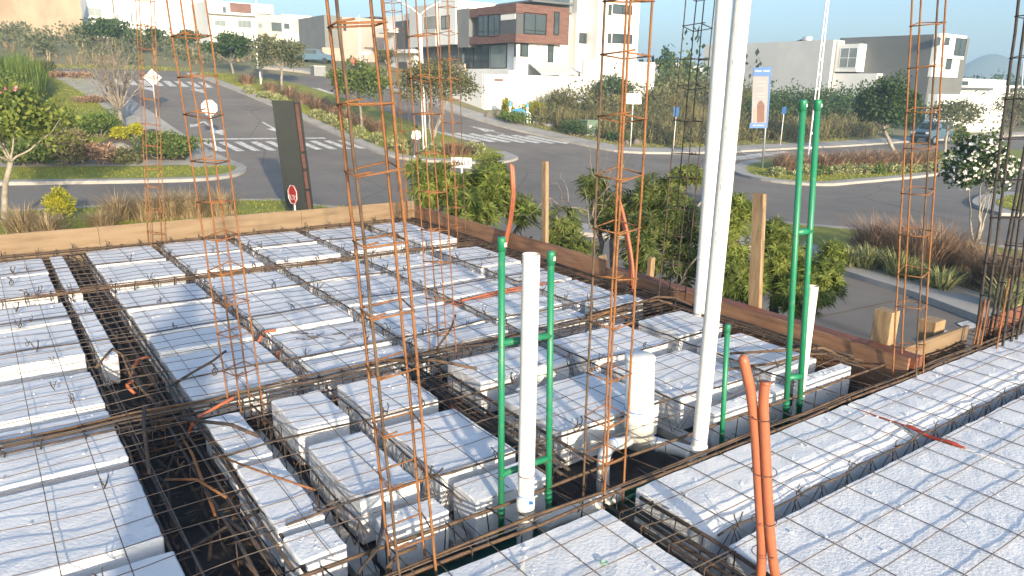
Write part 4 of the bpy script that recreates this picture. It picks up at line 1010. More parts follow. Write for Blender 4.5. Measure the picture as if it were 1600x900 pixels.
for k in (0.1, .9): BX('pergola_post', slate, hE, on_y(580 + 42 * k, 24, Cb.y + 2).x, on_y(580 + 42 * k, 24, Cb.y + 2).x + .15, Cb.y + 1.2, Cb.y + 1.35, zb, zt + .249)

# ---- right-hand grey building
Cr = at_d(1461, 52, 88.0); xk, yk = Cr.x, Cr.y; zt = Cr.z; zb = tz(xk, yk) - 1.5
hR = thing('grey_building', 'large dark grey building with a white overhanging front on the right', 'building', (xk, yk, tz(xk, yk)))
yw = on_x(1313, 57, xk).y
BX('side_wall', darkgrey, hR, xk, xk + 9, yk + .1, yw, zb, zt - .1)
xw = on_y(1512, 52, yk - .6).x; za = on_y(1480, 91, yk - .6).z; zc = on_y(1480, 121, yk).z
BX('white_overhang', white, hR, xk + .02, xw, yk - .6, yk + .097, za, zt); BX('white_front', white, hR, xk + .025, on_y(1499, 100, yk - .3).x, yk - .3, yk + .096, zc, za - .003)
BX('grey_front', darkgrey, hR, xk + .02, on_y(1494, 130, yk - .1).x, yk - .1, yk + .095, zb, zc - .003)
window(hR, 'y', yk - .6, 1463, 58, 1468, 71, 1); window(hR, 'y', yk - .6, 1477, 58, 1482, 71, 1); window(hR, 'y', yk - .6, 1494, 59, 1506, 88, 2); window(hR, 'y', yk - .3, 1479, 92, 1485, 109, 1)
hL = thing('pale_grey_building', 'long pale grey blank wall building left of the dark grey building', 'building', (xk - 2, yw, tz(xk, yw)))
xq = xk - 2.5; y5 = on_x(1303, 62, xq).y; y6 = on_x(1100, 75, xq).y; z5 = zpy((xq, y5), 62)
BX('blank_wall', lightgrey, hL, xq, xq + 8, y5, y6, zb - 1, z5)
hM = thing('white_gable_house', 'white house front with tall windows squeezed between the two grey buildings', 'house', (xk - 1, yw, tz(xk, yw)))
xm = xk - 1.6; ya, yb3 = on_x(1341, 90, xm).y, on_x(1305, 90, xm).y
BX('bay', white, hM, xm, xm + 5, ya, yb3, zpy((xm, ya), 112), zpy((xm, ya), 68)); BX('lower_block', white, hM, xm + .2, xm + 5, on_x(1369, 125, xm + .2).y, yb3 + 1, zb - .5, zpy((xm, ya), 114) - .05)
BX('side_pier', greyw, hM, xm - .3, xm - .002, yb3 - .1, yb3 + 1.1, zb, zpy((xm, ya), 62))
window(hM, 'x', xm, 1314, 75, 1337, 106, 2, fm=whitem, gm=palegl, bar=.5)
# dish / solar heater on the roof
sh = thing('solar_heater', 'small solar water heater on the roof of the pale grey building', 'solar heater', (xq + 2, (y5 + y6) / 2, z5))
s0 = at_d(1258, 62, proj((xq, y5, z5))[2] + 6); 
MB().tube([s0 + Vector((0, -.9, .1)), s0 + Vector((0, .3, .1))], .28, 10).build('tank', whitem, sh, True)
MB().obox(s0 + Vector((.2, 1.5, -.35)), (0, 1.2, -.38), (.6, 0, 0), (0, .02, .05)).build('panel', slate, sh)
MB().box(s0.x - .1, s0.x + .1, s0.y - .6, s0.y - .4, z5, s0.z).build('stand', whitem, sh)

# ---- simple far houses: front planes described by photo rectangles
def far_house(label, px0, py0, px1, py1, D, deep, m, parts=(), name='hillside_house', zlow=None, grp='houses up the hillside'):
    mid = at_d((px0 + px1) / 2, (py0 + py1) / 2, D); Y = mid.y
    a, b, c, d = face_y(Y, px0, py0, px1, py1)
    z_ = tz((a + b) / 2, Y) - 1.5 if zlow is None else zlow
    t = thing(name, label, 'house', ((a + b) / 2, Y, z_), grp)
    BX('wall', m, t, a, b, Y, Y + deep, min(z_, c), d)
    for i, pt in enumerate(parts):
        kind, q = pt[0], pt[1:5]
        if kind == 'w': window(t, 'y', Y - .003 * i, *q, pt[5] if len(pt) > 5 else 2, fm=greym, gm=palegl, fw=.09)
        elif kind == 'd': window(t, 'y', Y - .003 * i, *q, 1, fm=greym, gm=glass, fw=.09)
        else:
            a2, b2, c2, d2 = face_y(Y - .1, *q); BX({'p': 'panel', 'b': 'block', 's': 'slab'}[kind], pt[5], t, a2, b2, Y - (pt[6] if len(pt) > 6 else .1) - .004 * i, Y - .002 if kind != 'b' else Y + deep * .8, c2, d2)
    return t
far_house('high blank tan retaining wall at the top left corner', -40, -30, 131, 46, 98, 1.0, tan, name='retaining_wall')
far_house('white gabled house beside the tan wall at the top left', 133, -20, 178, 30, 108, 9, white, [('w', 137, 12, 160, 26), ('s', 134, 27, 180, 31, lightgrey, 1.2), ('p', 160, 0, 173, 30, lightgrey)])
far_house('large plain white house on the hill behind the left rebar columns', 175, -25, 322, 48, 112, 10, white, [('w', 176, 22, 187, 36), ('d', 203, 20, 208, 36), ('d', 304, 25, 313, 31), ('p', 300, -5, 318, 14, lightgrey), ('b', 208, 45, 320, 60, white, 2.5)])
far_house('white hill house with a brick panel and two grey windows', 322, 0, 401, 60, 106, 10, white, [('p', 359, 4, 393, 21, brickm), ('w', 370, 9, 384, 20), ('d', 347, 10, 354, 21), ('w', 335, 31, 353, 41), ('w', 371, 31, 393, 44, 3), ('s', 324, 21, 398, 25, white, .9)])
far_house('cream and white stepped house right of the brick panel house', 400, 22, 442, 62, 112, 9, cream, [('b', 400, 5, 430, 22, white, -.6), ('d', 423, 34, 441, 50), ('w', 403, 36, 410, 44)])
far_house('white house with a cream side bay on the skyline', 440, 22, 488, 60, 116, 9, white, [('p', 454, 30, 482, 52, cream), ('d', 443, 36, 453, 46)])
far_house('low white house end on the skyline, rightmost of the hill row', 486, 31, 508, 62, 120, 9, white, [('w', 489, 38, 503, 50)])
far_house('white boundary wall of the hillside houses', 330, 58, 500, 76, 100, .4, white, name='boundary_wall')
far_house('low white house beyond the vacant lot, left of the tall white pipes', 1075, 103, 1118, 124, 150, 12, white, [('d', 1083, 112, 1102, 120)], grp='far houses on the right')
far_house('distant pale rooftops showing above the brush by the white garden wall', 1024, 96, 1058, 112, 210, 12, cream, [('b', 1040, 99, 1075, 112, white, 1)], grp='far houses on the right')
far_house('white low house right of the dark grey building, below the mountain', 1497, 122, 1568, 150, 120, 10, white, [('d', 1498, 126, 1512, 134), ('s', 1495, 136, 1548, 141, slate, .5)], grp='far houses on the right')
far_house('white garden wall under the dark grey building', 1466, 147, 1562, 205, 84, 1, white, grp='far houses on the right', name='boundary_wall')
far_house('farthest white house at the right edge under the mountain', 1565, 133, 1625, 150, 150, 10, white, [('d', 1579, 137, 1600, 143)], grp='far houses on the right')

# ---- mountains
def mountain(name, peaks, D, m):
    b = MB(); cols = []
    for i, (px, py) in enumerate(peaks):
        top = at_d(px, py, D); bot = at_d(px, 150, D); d = Vector((top.x, top.y, 0)).normalized()
        h = top.z + 6
        for k, (u, hh) in enumerate(((0, 0), (0.4, .45), (.75, .8), (1, 1), (1.5, .6), (2.2, 0))):
            p = Vector((top.x, top.y, 0)) + d * (u - 1) * D * .12
            p += noise.noise_vector(p * .004) * 12
            cols.append((p.x, p.y, -6 + h * hh + (noise.noise(p * .012) * h * .06 if 0 < hh < 1 else 0)))
    n = 6
    b.v = cols; b.f = [(i * n + k, (i + 1) * n + k, (i + 1) * n + k + 1, i * n + k + 1) for i in range(len(peaks) - 1) for k in range(n - 1)]
    o = b.build(name, m, None, True); struct(o); return o
mtn = mat('mountain', (0.055, 0.075, 0.055, 1), (0.085, 0.095, 0.065, 1), 0.01, 0.95)
def curve_pk(pts, n=5): return smooth_pl(pts, n)
mountain('mountain', curve_pk([(1440, 148), (1480, 128), (1510, 108), (1535, 93), (1556, 85), (1575, 86), (1600, 96), (1640, 108), (1700, 112), (1780, 128), (1850, 146)]), 800, mtn)
mountain('hill', curve_pk([(960, 142), (1000, 118), (1040, 95), (1060, 93), (1085, 99), (1100, 92), (1118, 86), (1150, 90), (1180, 104), (1250, 122), (1340, 140)]), 860, mtn)
# ================================================================== plants
VR = random.Random(21)
def rdir(r):
    while True:
        d = Vector((r.uniform(-1, 1), r.uniform(-1, 1), r.uniform(-1, 1)))
        if .05 < d.length < 1: return d.normalized()
def leaf(mb, p, d, l, w, r):
    s = d.cross(rdir(r))
    if s.length < 1e-4: s = d.orthogonal()
    s = s.normalized() * w
    mb.add([p, p + d * l * .45 + s, p + d * l, p + d * l * .5 - s], [(0, 1, 2, 3)])
def clump_leaves(mb, c, R, n, l, w, r, up=.25):
    for _ in range(n):
        d = rdir(r); rad = r.random() ** .45
        p = Vector((c[0] + d.x * R[0] * rad, c[1] + d.y * R[1] * rad, c[2] + d.z * R[2] * rad))
        q = (d * .8 + rdir(r) * .9 + Vector((0, 0, up))).normalized()
        leaf(mb, p, q, l * r.uniform(.6, 1.3), w * r.uniform(.7, 1.2), r)
def crown_clumps(c, R, k, r, low=.35, flat=0.0):
    out = []
    for _ in range(k):
        d = rdir(r)
        if d.z < -flat - .55: d.z *= -.5
        rad = low + (1 - low) * r.random() ** .6
        out.append(Vector((c[0] + d.x * R[0] * rad, c[1] + d.y * R[1] * rad, c[2] + d.z * R[2] * rad)))
    return out
LG = {
 'dark': leafmat('leaf_dark', (0.030, 0.060, 0.018, 1), (0.085, 0.125, 0.040, 1), (0.05, 0.09, 0.028, 1)),
 'mid': leafmat('leaf_mid', (0.055, 0.095, 0.02, 1), (0.18, 0.22, 0.055, 1), (0.11, 0.15, 0.035, 1), tr=.32),
 'bright': leafmat('leaf_bright', (0.08, 0.12, 0.023, 1), (0.27, 0.30, 0.068, 1), (0.16, 0.205, 0.04, 1), tr=.35),
 'bright2': leafmat('leaf_bright2', (0.066, 0.10, 0.024, 1), (0.225, 0.25, 0.07, 1), (0.135, 0.165, 0.043, 1), tr=.35),
 'lawn': leafmat('leaf_lawn', (0.20, 0.20, 0.022, 1), (0.42, 0.40, 0.06, 1), (0.30, 0.30, 0.035, 1), tr=.4),
 'olive': leafmat('leaf_olive', (0.075, 0.080, 0.03, 1), (0.18, 0.17, 0.075, 1), (0.12, 0.12, 0.05, 1)),
 'grey': leafmat('leaf_grey', (0.08, 0.095, 0.045, 1), (0.20, 0.205, 0.10, 1), (0.135, 0.15, 0.07, 1), tr=.3),
 'yellow': leafmat('leaf_yellow', (0.20, 0.22, 0.015, 1), (0.46, 0.42, 0.03, 1), (0.33, 0.32, 0.02, 1)),
 'straw': leafmat('leaf_straw', (0.24, 0.17, 0.09, 1), (0.44, 0.34, 0.20, 1), (0.34, 0.255, 0.145, 1)),
 'brown': leafmat('leaf_brown', (0.19, 0.115, 0.07, 1), (0.42, 0.29, 0.19, 1), (0.31, 0.20, 0.125, 1)),
 'varieg': leafmat('leaf_variegated', (0.15, 0.18, 0.06, 1), (0.46, 0.45, 0.22, 1), (0.28, 0.30, 0.12, 1)),
 'ochre': leafmat('leaf_ochre', (0.12, 0.11, 0.045, 1), (0.31, 0.26, 0.12, 1), (0.21, 0.185, 0.08, 1)),
 'grass': leafmat('leaf_grass', (0.06, 0.12, 0.02, 1), (0.19, 0.24, 0.05, 1), (0.12, 0.17, 0.03, 1)),
}
whitefl = mat('whiteflower', (0.85, 0.83, 0.74, 1), rough=.6); pinkfl = mat('pinkflower', (0.42, 0.15, 0.18, 1), rough=.6)
def limb(mb, a, b, r0, r1, r, sag=.1, n=5, k=6):
    pts = []; d = (b - a).length
    for i in range(n + 1):
        t = i / n; p = a.lerp(b, t) + noise.noise_vector(Vector((a.x * 3 + t * 2, b.y * 3, b.z))) * d * sag * math.sin(math.pi * t)
        pts.append(p)
    mb.tube(pts, [r0 + (r1 - r0) * i / n for i in range(n + 1)], k)
    return pts
def tree(label, base, box, n, l, w, lm, bm=None, tr=.1, clumps=28, grp=None, name='street_tree', deep=1.0, fork=.85, flowers=0, fm=None, dens=.30, bare=False, dep=None, seed=1, twigs=10):
    r = random.Random(seed * 77 + int(box[0]))
    b = gp(*base) if len(base) == 2 else Vector(base)
    D = dep or proj(b)[2]
    c = at_d((box[0] + box[2]) / 2, (box[1] + box[3]) / 2, D)
    R = Vector(((box[2] - box[0]) / 2 * D / F_PX, (box[2] - box[0]) / 2 * D / F_PX * deep, (box[3] - box[1]) / 2 * D / F_PX * 1.03))
    root = thing(name, label, 'tree', b, grp)
    cs = crown_clumps(c, R * .86, clumps, r)
    tm = MB(); f0 = b + Vector((0, 0, -.15))
    fk = b.lerp(Vector((c.x, c.y, c.z - R.z * .75)), fork if not bare else .5)
    limb(tm, f0, fk, tr * 1.15, tr * .8, r, .05, 6, 8)
    tips = sorted(cs, key=lambda q: r.random())[:twigs]
    for q in tips:
        mid = fk.lerp(q, .5) + Vector((0, 0, -R.z * .1)); limb(tm, fk, mid, tr * .45, tr * .25, r, .12, 4, 6); limb(tm, mid, q, tr * .25, tr * .06, r, .15, 4, 5)
        if bare:
            for _ in range(5):
                e = q + rdir(r) * R.x * .35; limb(tm, mid.lerp(q, r.random()), e, tr * .14, tr * .03, r, .2, 4, 4)
    tm.build('trunk', bm or bark, root, True)
    cm = MB(); per = max(1, n // clumps)
    for q in cs:
        s = dens * r.uniform(.7, 1.4); clump_leaves(cm, q, (R.x * s, R.y * s, R.z * s * 1.05), per, l, w, r)
    cm.build('crown', lm, root)
    if flowers:
        fmb = MB()
        for _ in range(flowers):
            q = r.choice(cs); d = rdir(r)
            if d.dot(ORG - c) < 0: d = -d
            p = q + Vector((d.x * R.x, d.y * R.y, d.z * R.z)) * dens
            for k in range(5):
                a = k * 1.257; v1 = d.orthogonal().normalized(); v2 = d.cross(v1)
                leaf(fmb, p, (v1 * math.cos(a) + v2 * math.sin(a) + d * .3).normalized(), l * .55, l * .22, r)
        fl = fmb.build('flowers', fm or whitefl, root); fl['kind'] = 'stuff'
    return root
def shrub(label, box, n, l, w, lm, clumps=14, grp=None, name='shrub', D=None, deep=1.0, flowers=0, fm=None, dens=.42, seed=3, base_py=None):
    """leafy mound; box in the photo, bottom row stands on the ground"""
    r = random.Random(seed * 31 + int(box[0] * 7))
    b = gp((box[0] + box[2]) / 2, base_py or box[3])
    D = D or proj(b)[2]
    R = Vector(((box[2] - box[0]) / 2 * D / F_PX, (box[2] - box[0]) / 2 * D / F_PX * deep, (box[3] - box[1]) / 2 * D / F_PX))
    c = Vector((b.x, b.y, b.z + R.z * .95)) + Vector((ray(800, 450).x, ray(800, 450).y, 0)).normalized() * R.y * .6
    c.z = tz(c.x, c.y) + R.z * .95 if not base_py else c.z
    root = thing(name, label, 'shrub', (c.x, c.y, tz(c.x, c.y)), grp)
    cs = crown_clumps(c, R * .78, clumps, r, .2)
    sm = MB()
    for q in cs[:6]: limb(sm, Vector((c.x + r.uniform(-.1, .1), c.y + r.uniform(-.1, .1), tz(c.x, c.y) - .05)), q, .03, .01, r, .1, 4, 5)
    sm.build('stems', bark, root, True)['kind'] = 'stuff'
    m = MB()
    for q in cs:
        s = dens * r.uniform(.75, 1.3); clump_leaves(m, q, (R.x * s, R.y * s, R.z * s), n // clumps, l, w, r, .4)
    m.build('foliage', lm, root)
    if flowers:
        fmb = MB()
        for _ in range(flowers):
            q = r.choice(cs); d = (ORG - c).normalized() * .6 + rdir(r) * .8; d.normalize(); p = q + Vector((d.x * R.x, d.y * R.y, d.z * R.z)) * dens * 1.05
            for k in range(6):
                a = k * 1.05; v1 = d.orthogonal().normalized(); v2 = d.cross(v1)
                leaf(fmb, p, (v1 * math.cos(a) + v2 * math.sin(a) + d * .35).normalized(), l * .8, l * .35, r)
        fmb.build('flowers', fm or pinkfl, root)['kind'] = 'stuff'
    return root
def blades(mb, b, h, n, spread, w, r, arch=.5):
    for _ in range(n):
        a = r.random() * 6.283; hh = h * r.uniform(.55, 1.12); out = Vector((math.cos(a), math.sin(a), 0)); sp = spread * r.random() ** .7
        s = Vector((-out.y, out.x, 0)) * w * r.uniform(.6, 1.3)
        p0 = Vector(b) + out * sp * .18 + s * r.uniform(-3, 3); p1 = p0 + out * sp * .45 + Vector((0, 0, hh * .62)); p2 = p1 + out * sp * (.35 + arch * r.random()) + Vector((0, 0, hh * .38 * (1 - arch * r.random())))
        mb.add([p0 - s, p0 + s, p1 + s * .9, p1 - s * .9, p2], [(0, 1, 2, 3), (3, 2, 4)])
def grass_clump(label, base, h, spread, n, w, lm, grp, name='grass_clump', seed=1, arch=.5):
    r = random.Random(seed * 13 + int(base[0])); b = gp(*base, up=.1) if len(base) == 2 else Vector(base)
    m = MB(); blades(m, (b.x, b.y, b.z + .08), h, n, spread, w, r, arch)
    for _ in range(n // 5): blades(m, (b.x + r.uniform(-1, 1) * spread * .3, b.y + r.uniform(-1, 1) * spread * .3, b.z + .05), h * r.uniform(.5, .9), 3, spread * .6, w, r, arch)
    return tag(m.build(name, lm), label, 'grass clump', grp)
def inpoly(x, y, P):
    c = False; j = len(P) - 1
    for i in range(len(P)):
        if (P[i][1] > y) != (P[j][1] > y) and x < (P[j][0] - P[i][0]) * (y - P[i][1]) / (P[j][1] - P[i][1]) + P[i][0]: c = not c
        j = i
    return c
def brush(name, label, P, n, h, spread, w, per, lm, seed=1, kind='blade', up=0.0):
    """mass of dry brush scattered over a patch of ground"""
    r = random.Random(seed); m = MB()
    G = [gp(*q) for q in P]; W2 = [(g.x, g.y) for g in G]
    x0, x1 = min(q[0] for q in W2), max(q[0] for q in W2); y0, y1 = min(q[1] for q in W2), max(q[1] for q in W2)
    k = 0; tries = 0
    while k < n and tries < n * 30:
        tries += 1; x = r.uniform(x0, x1); y = r.uniform(y0, y1)
        if not inpoly(x, y, W2): continue
        s = .55 + .9 * max(0, noise.noise((x * .22, y * .22, seed)) + .35) + r.uniform(-.1, .25)
        if kind == 'blade': blades(m, (x, y, tz(x, y) + up), h * s, per, spread * s, w, r, .35)
        else:
            hh = h * s * .5
            for _ in range(3):
                clump_leaves(m, (x + r.uniform(-1, 1) * spread * s * .6, y + r.uniform(-1, 1) * spread * s * .6, tz(x, y) + up + hh * r.uniform(.3, 1.5)), (spread * s * .55, spread * s * .55, hh * .6), per // 3, w * 5, w * 2.0, r, .4)
        k += 1
    return stuff(m.build(name, lm), label, 'brush')

# ---- hillside and vacant lots
brush('hillside_brush', 'dry olive brush covering the hillside under the white houses', [(-60, 90), (-60, 52), (130, 50), (240, 66), (330, 74), (500, 90), (505, 104), (330, 104), (180, 100), (75, 98)], 2600, 1.9, 1.6, .07, 33, LG['grey'], 5, 'leaf')
brush('hillside_grass', 'tall straw-coloured grass on the hillside', [(-60, 96), (-60, 56), (130, 56), (240, 68), (330, 78), (500, 92), (505, 106), (330, 106), (180, 103), (75, 101)], 1700, 1.1, .9, .03, 13, LG['straw'], 6)
brush('tall_green_grass', 'tall green grass at the left edge above the garden', [(-40, 178), (-40, 122), (40, 118), (70, 150), (60, 180)], 520, 2.1, .9, .025, 16, LG['grass'], 7)
brush('lot_brush', 'dry brush filling the vacant lot beside the white garden wall', [(835, 196), (850, 178), (1000, 166), (1150, 176), (1165, 205), (1140, 228), (1060, 230), (985, 226), (905, 212)], 620, 1.7, 1.1, .025, 18, LG['ochre'], 8)
brush('lot_weeds', 'leafy olive weeds mixed into the dry brush of the vacant lot', [(835, 198), (850, 180), (1000, 168), (1150, 178), (1165, 207), (1140, 230), (1060, 232), (985, 228), (905, 214)], 620, 1.7, 1.2, .03, 40, LG['grey'], 28, 'leaf')
brush('lot_scrub', 'olive scrub growing at the back of the vacant lot', [(860, 184), (1000, 160), (1180, 168), (1180, 190), (1000, 196), (900, 200)], 330, 3.0, 1.6, .06, 45, LG['olive'], 9, 'leaf')
brush('far_lot_brush', 'ochre brush in front of the grey buildings on the right', [(1150, 225), (1150, 196), (1350, 190), (1370, 217), (1250, 224)], 380, 1.7, 1.2, .03, 18, LG['ochre'], 10)
brush('far_lot_weeds', 'leafy weeds mixed into the ochre brush on the right', [(1150, 225), (1150, 196), (1350, 190), (1370, 217), (1250, 224)], 420, 1.6, 1.2, .035, 36, LG['olive'], 29, 'leaf')
brush('far_lot_scrub', 'dark green scrub in front of the pale grey building', [(1170, 204), (1180, 186), (1345, 182), (1350, 204)], 460, 3.3, 1.8, .05, 80, LG['dark'], 11, 'leaf')
brush('far_scrub', 'scrub between the far houses under the mountain', [(1020, 165), (1040, 152), (1160, 152), (1160, 168)], 260, 4.2, 2.2, .09, 45, LG['mid'], 12, 'leaf')
brush('right_scrub', 'scrub behind the parked car at the right', [(1380, 190), (1500, 182), (1640, 182), (1640, 204), (1500, 206)], 240, 3.6, 2.0, .08, 45, LG['olive'], 13, 'leaf')
brush('horizon_scrub', 'far scrub and trees along the horizon', [(980, 152), (1400, 154), (1700, 158), (1700, 164), (1300, 164), (980, 160)], 380, 8, 5, .2, 36, LG['dark'], 14, 'leaf')
HS = 'bushy trees on the hillside'
tree('dark spreading tree below the white gabled house at the top left', (160, 84), (112, 32, 212, 72), 2600, .32, .1, LG['dark'], grp=HS, tr=.12, clumps=22, fork=.3)
tree('small dark tree between the two left rebar columns on the hill', (242, 80), (216, 46, 268, 72), 1500, .3, .1, LG['dark'], grp=HS, clumps=14, fork=.3)
tree('small dark tree behind the second rusty column on the hill', (294, 82), (272, 48, 314, 72), 1300, .3, .1, LG['dark'], grp=HS, clumps=12, fork=.3)
tree('round dense green tree in front of the brick panel house', (365, 116), (323, 52, 394, 98), 3200, .26, .09, LG['dark'], grp=HS, clumps=24, tr=.1, seed=4)
tree('wide grey-green tree with a pale trunk left of the beige house', (440, 143), (392, 56, 486, 112), 3400, .22, .075, LG['grey'], palebark, grp='median trees', clumps=26, tr=.1, seed=5, fork=.9)
tree('thin tree at the left of the wide grey-green tree', (409, 128), (394, 62, 424, 92), 700, .24, .08, LG['grey'], palebark, grp='median trees', clumps=9, tr=.07, seed=6)
tree('dense dark green tree on the median behind the nearest rusty column', (568, 205), (508, 98, 612, 160), 4600, .20, .075, LG['mid'], bark, grp='median trees', tr=.09, clumps=30, seed=7, fork=.95)
tree('wide tree with a forked pale trunk on the median beside the person', (672, 236), (612, 98, 764, 176), 5200, .17, .06, LG['olive'], palebark, grp='median trees', tr=.11, clumps=40, seed=8, fork=.22, twigs=8)
tree('leafy shrub tree in front of the white garden wall', (955, 178), (908, 118, 1012, 166), 2600, .22, .07, LG['dark'], grp='trees on the vacant lots', clumps=22, seed=9, fork=.3)
tree('slender tree rising above the far end of the white wall', (1035, 150), (1018, 76, 1060, 135), 900, .4, .14, LG['dark'], grp='trees on the vacant lots', clumps=16, seed=10, dep=95)
tree('green tree beyond the vacant lot left of the white pipes', (1062, 150), (1044, 98, 1086, 138), 1500, .4, .14, LG['mid'], grp='trees on the vacant lots', clumps=16, seed=11, dep=100, fork=.3)
tree('full green tree with a pale trunk on the right-hand island', (1407, 250), (1332, 122, 1440, 212), 11000, .2, .07, LG['dark'], palebark, grp='trees round the right-hand island', tr=.14, clumps=60, seed=12, fork=.95)
tree('open tree over the parked car', (1476, 240), (1428, 150, 1542, 206), 2600, .2, .07, LG['grey'], palebark, grp='trees round the right-hand island', tr=.1, clumps=26, seed=13, fork=.9)
tree('greyish tree at the right edge behind the flowering tree', (1560, 222), (1536, 138, 1640, 208), 2600, .22, .07, LG['olive'], bark, grp='trees round the right-hand island', tr=.1, clumps=26, seed=14, fork=.9)
tree('small pale-trunked tree in front of the grey panel house', (606, 122), (582, 78, 632, 104), 900, .26, .09, LG['olive'], palebark, grp='trees on the vacant lots', clumps=12, seed=15)
tree('young tree with white blossom on the planted strip at the right', (1524, 425), (1470, 204, 1586, 318), 5200, .105, .045, LG['dark'], palebark, tr=.075, clumps=34, seed=16, fork=.36, flowers=520, fm=whitefl, dens=.3, name='blossom_tree', twigs=6)
tree('bare grey tree in the left garden with thin branches', (197, 205), (110, 62, 232, 150), 300, .12, .03, LG['grey'], bark, tr=.13, clumps=30, seed=17, bare=True, name='bare_tree', twigs=26)
tree('flowering tree at the left edge with pink blooms and large leaves', (6, 352), (-80, 130, 100, 255), 4200, .19, .06, LG['bright'], palebark, tr=.09, clumps=44, seed=18, flowers=12, fm=pinkfl, name='flowering_tree', fork=.9, dep=22, dens=.34)
# ---- garden shrubs on the left
GS = 'shrubs in the left garden'
shrub('clipped round green shrub on the lawn of the left garden', (108, 172, 180, 222), 3200, .16, .05, LG['grass'], 20, GS, 'round_shrub')
shrub('bright yellow shrub, left one of two by the bare tree', (168, 193, 197, 223), 1500, .12, .05, LG['yellow'], 12, GS, 'yellow_shrub')
shrub('bright yellow shrub, right one of two by the bare tree', (194, 191, 222, 221), 1500, .12, .05, LG['yellow'], 12, GS, 'yellow_shrub')
shrub('low spreading green shrub at the corner of the left garden', (196, 210, 304, 257), 4200, .15, .05, LG['mid'], 26, GS, 'spreading_shrub')
shrub('reddish brown twiggy shrub beside the rocks in the garden', (128, 222, 178, 264), 1500, .15, .04, LG['brown'], 14, GS)
shrub('dry straw-coloured shrub left of the brown twiggy shrub', (66, 196, 134, 266), 2600, .2, .035, LG['ochre'], 20, GS)
shrub('leafy green shrub under the flowering tree at the left edge', (-30, 215, 70, 268), 2600, .2, .06, LG['mid'], 18, GS)
shrub('small dark rounded shrub at the top of the garden lawn', (46, 96, 80, 118), 700, .24, .08, LG['olive'], 10, GS)
for i, (x0, y0, x1, y1) in enumerate([(68, 113, 106, 124), (98, 114, 140, 125)]): shrub('low purplish brown ground shrub by the far pavement, %s' % ['left patch', 'right patch'][i], (x0, y0, x1, y1), 600, .22, .06, LG['brown'], 8, GS)
shrub('low brown mound on the garden lawn', (108, 150, 168, 166), 1400, .12, .04, LG['brown'], 12, GS)
for i, (bx_, lm_, lb_) in enumerate([((-30, 150, 60, 215), 'bright', 'broad leafy shrub behind the flowering tree at the left edge'), ((40, 170, 112, 222), 'olive', 'olive shrub between the flowering tree and the round green shrub'), ((84, 205, 140, 262), 'bright', 'yellowish leafy shrub in front of the dry straw shrub'), ((20, 225, 90, 264), 'bright', 'low leafy shrub along the garden path near the left edge'), ((160, 236, 210, 262), 'olive', 'low olive shrub in front of the garden rocks'), ((-40, 110, 40, 170), 'grass', 'tall green shrub at the left edge above the leafy shrubs')]):
    shrub(lb_, bx_, 2200, .17, .045, LG[lm_], 20, GS)
# ---- grasses along the near left verge
NV = 'ornamental grasses beside the left fascia'
for i, (x, y, h, s, lab) in enumerate([(38, 366, .95, 1.1, 'at the left edge'), (75, 372, .8, .9, 'left of the yellow-green shrub, nearest the fascia'), (185, 346, 1.0, 1.1, 'left of the thin rusty column'), (160, 356, .6, .8, 'short and low, right of the yellow-green shrub'), (232, 344, 1.05, 1.1, 'right behind the thin rusty column'), (268, 342, 1.05, 1.1, 'midway between the two left columns'), (300, 340, 1.1, 1.1, 'just left of the second rusty column'), (348, 340, 1.05, 1.0, 'rightmost, next to the open lawn')]):
    grass_clump('tuft of straw-coloured grass %s' % lab, (x, y), h, s, 320, .011, LG['straw'], NV, seed=i + 1)
shrub('upright yellow-green shrub behind the left fascia', (64, 296, 113, 352), 2600, .13, .02, LG['yellow'], 18, None, 'upright_shrub', dens=.4)
# ---- planting along the median
MG = 'brown grasses along the median'
k = 0
for x, y, h in [(386, 132, 1.0), (425, 146, 1.0), (452, 154, 1.1), (476, 163, 1.1), (498, 172, 1.1), (520, 180, 1.1), (542, 190, 1.0), (566, 198, 1.0), (590, 208, 1.0), (705, 243, .9), (722, 243, .9)]:
    grass_clump('clump of brown ornamental grass on the boulevard median, %s from its upper end' % ORD[k] if k < 9 else 'brown grass clump near the nose of the median, %s' % ['left one', 'right one'][k - 9], (x, y), h, 1.3, 200, .022, LG['brown'], MG, seed=k + 30); k += 1
MS = 'variegated shrubs along the median'
k = 0
for x0, y0, x1, y1 in [(372, 136, 400, 150), (396, 142, 424, 158), (420, 150, 446, 168), (480, 168, 506, 190), (502, 178, 528, 200), (524, 188, 550, 210), (548, 198, 574, 220), (572, 206, 600, 230), (598, 214, 630, 240), (622, 220, 650, 246), (662, 224, 700, 248), (726, 222, 764, 247)]:
    shrub('pale variegated shrub on the median kerb side, %s from its upper end' % ORD[k], (x0, y0, x1, y1), 620, .17, .035, LG['varieg'], 9, MS, 'variegated_shrub'); k += 1
# ---- planting on the right-hand island
IG = 'brown grasses on the right-hand island'
for k, x in enumerate([1226, 1250, 1284, 1306, 1330, 1352, 1374, 1396, 1424, 1446]):
    grass_clump('clump of brown grass on the right-hand island, %s from its nose' % ORD[k], (x, 266 - k * .9), 1.15, 1.5, 230, .022, LG['brown'], IG, seed=k + 60)
IS = 'pale shrubs on the right-hand island'
for k, x in enumerate([1216, 1258, 1282, 1306, 1330, 1354, 1378, 1402, 1432, 1460]):
    shrub('low pale shrub along the kerb of the right-hand island, %s from its nose' % ORD[k], (x - 15, 260 - k * .6, x + 15, 280 - k * .7), 520, .16, .035, LG['varieg'] if k % 4 != 2 else LG['grass'], 8, IS, 'variegated_shrub')
shrub('vivid green bush right of the parked car', (1488, 196, 1518, 226), 900, .26, .09, LG['bright'], 12, None)
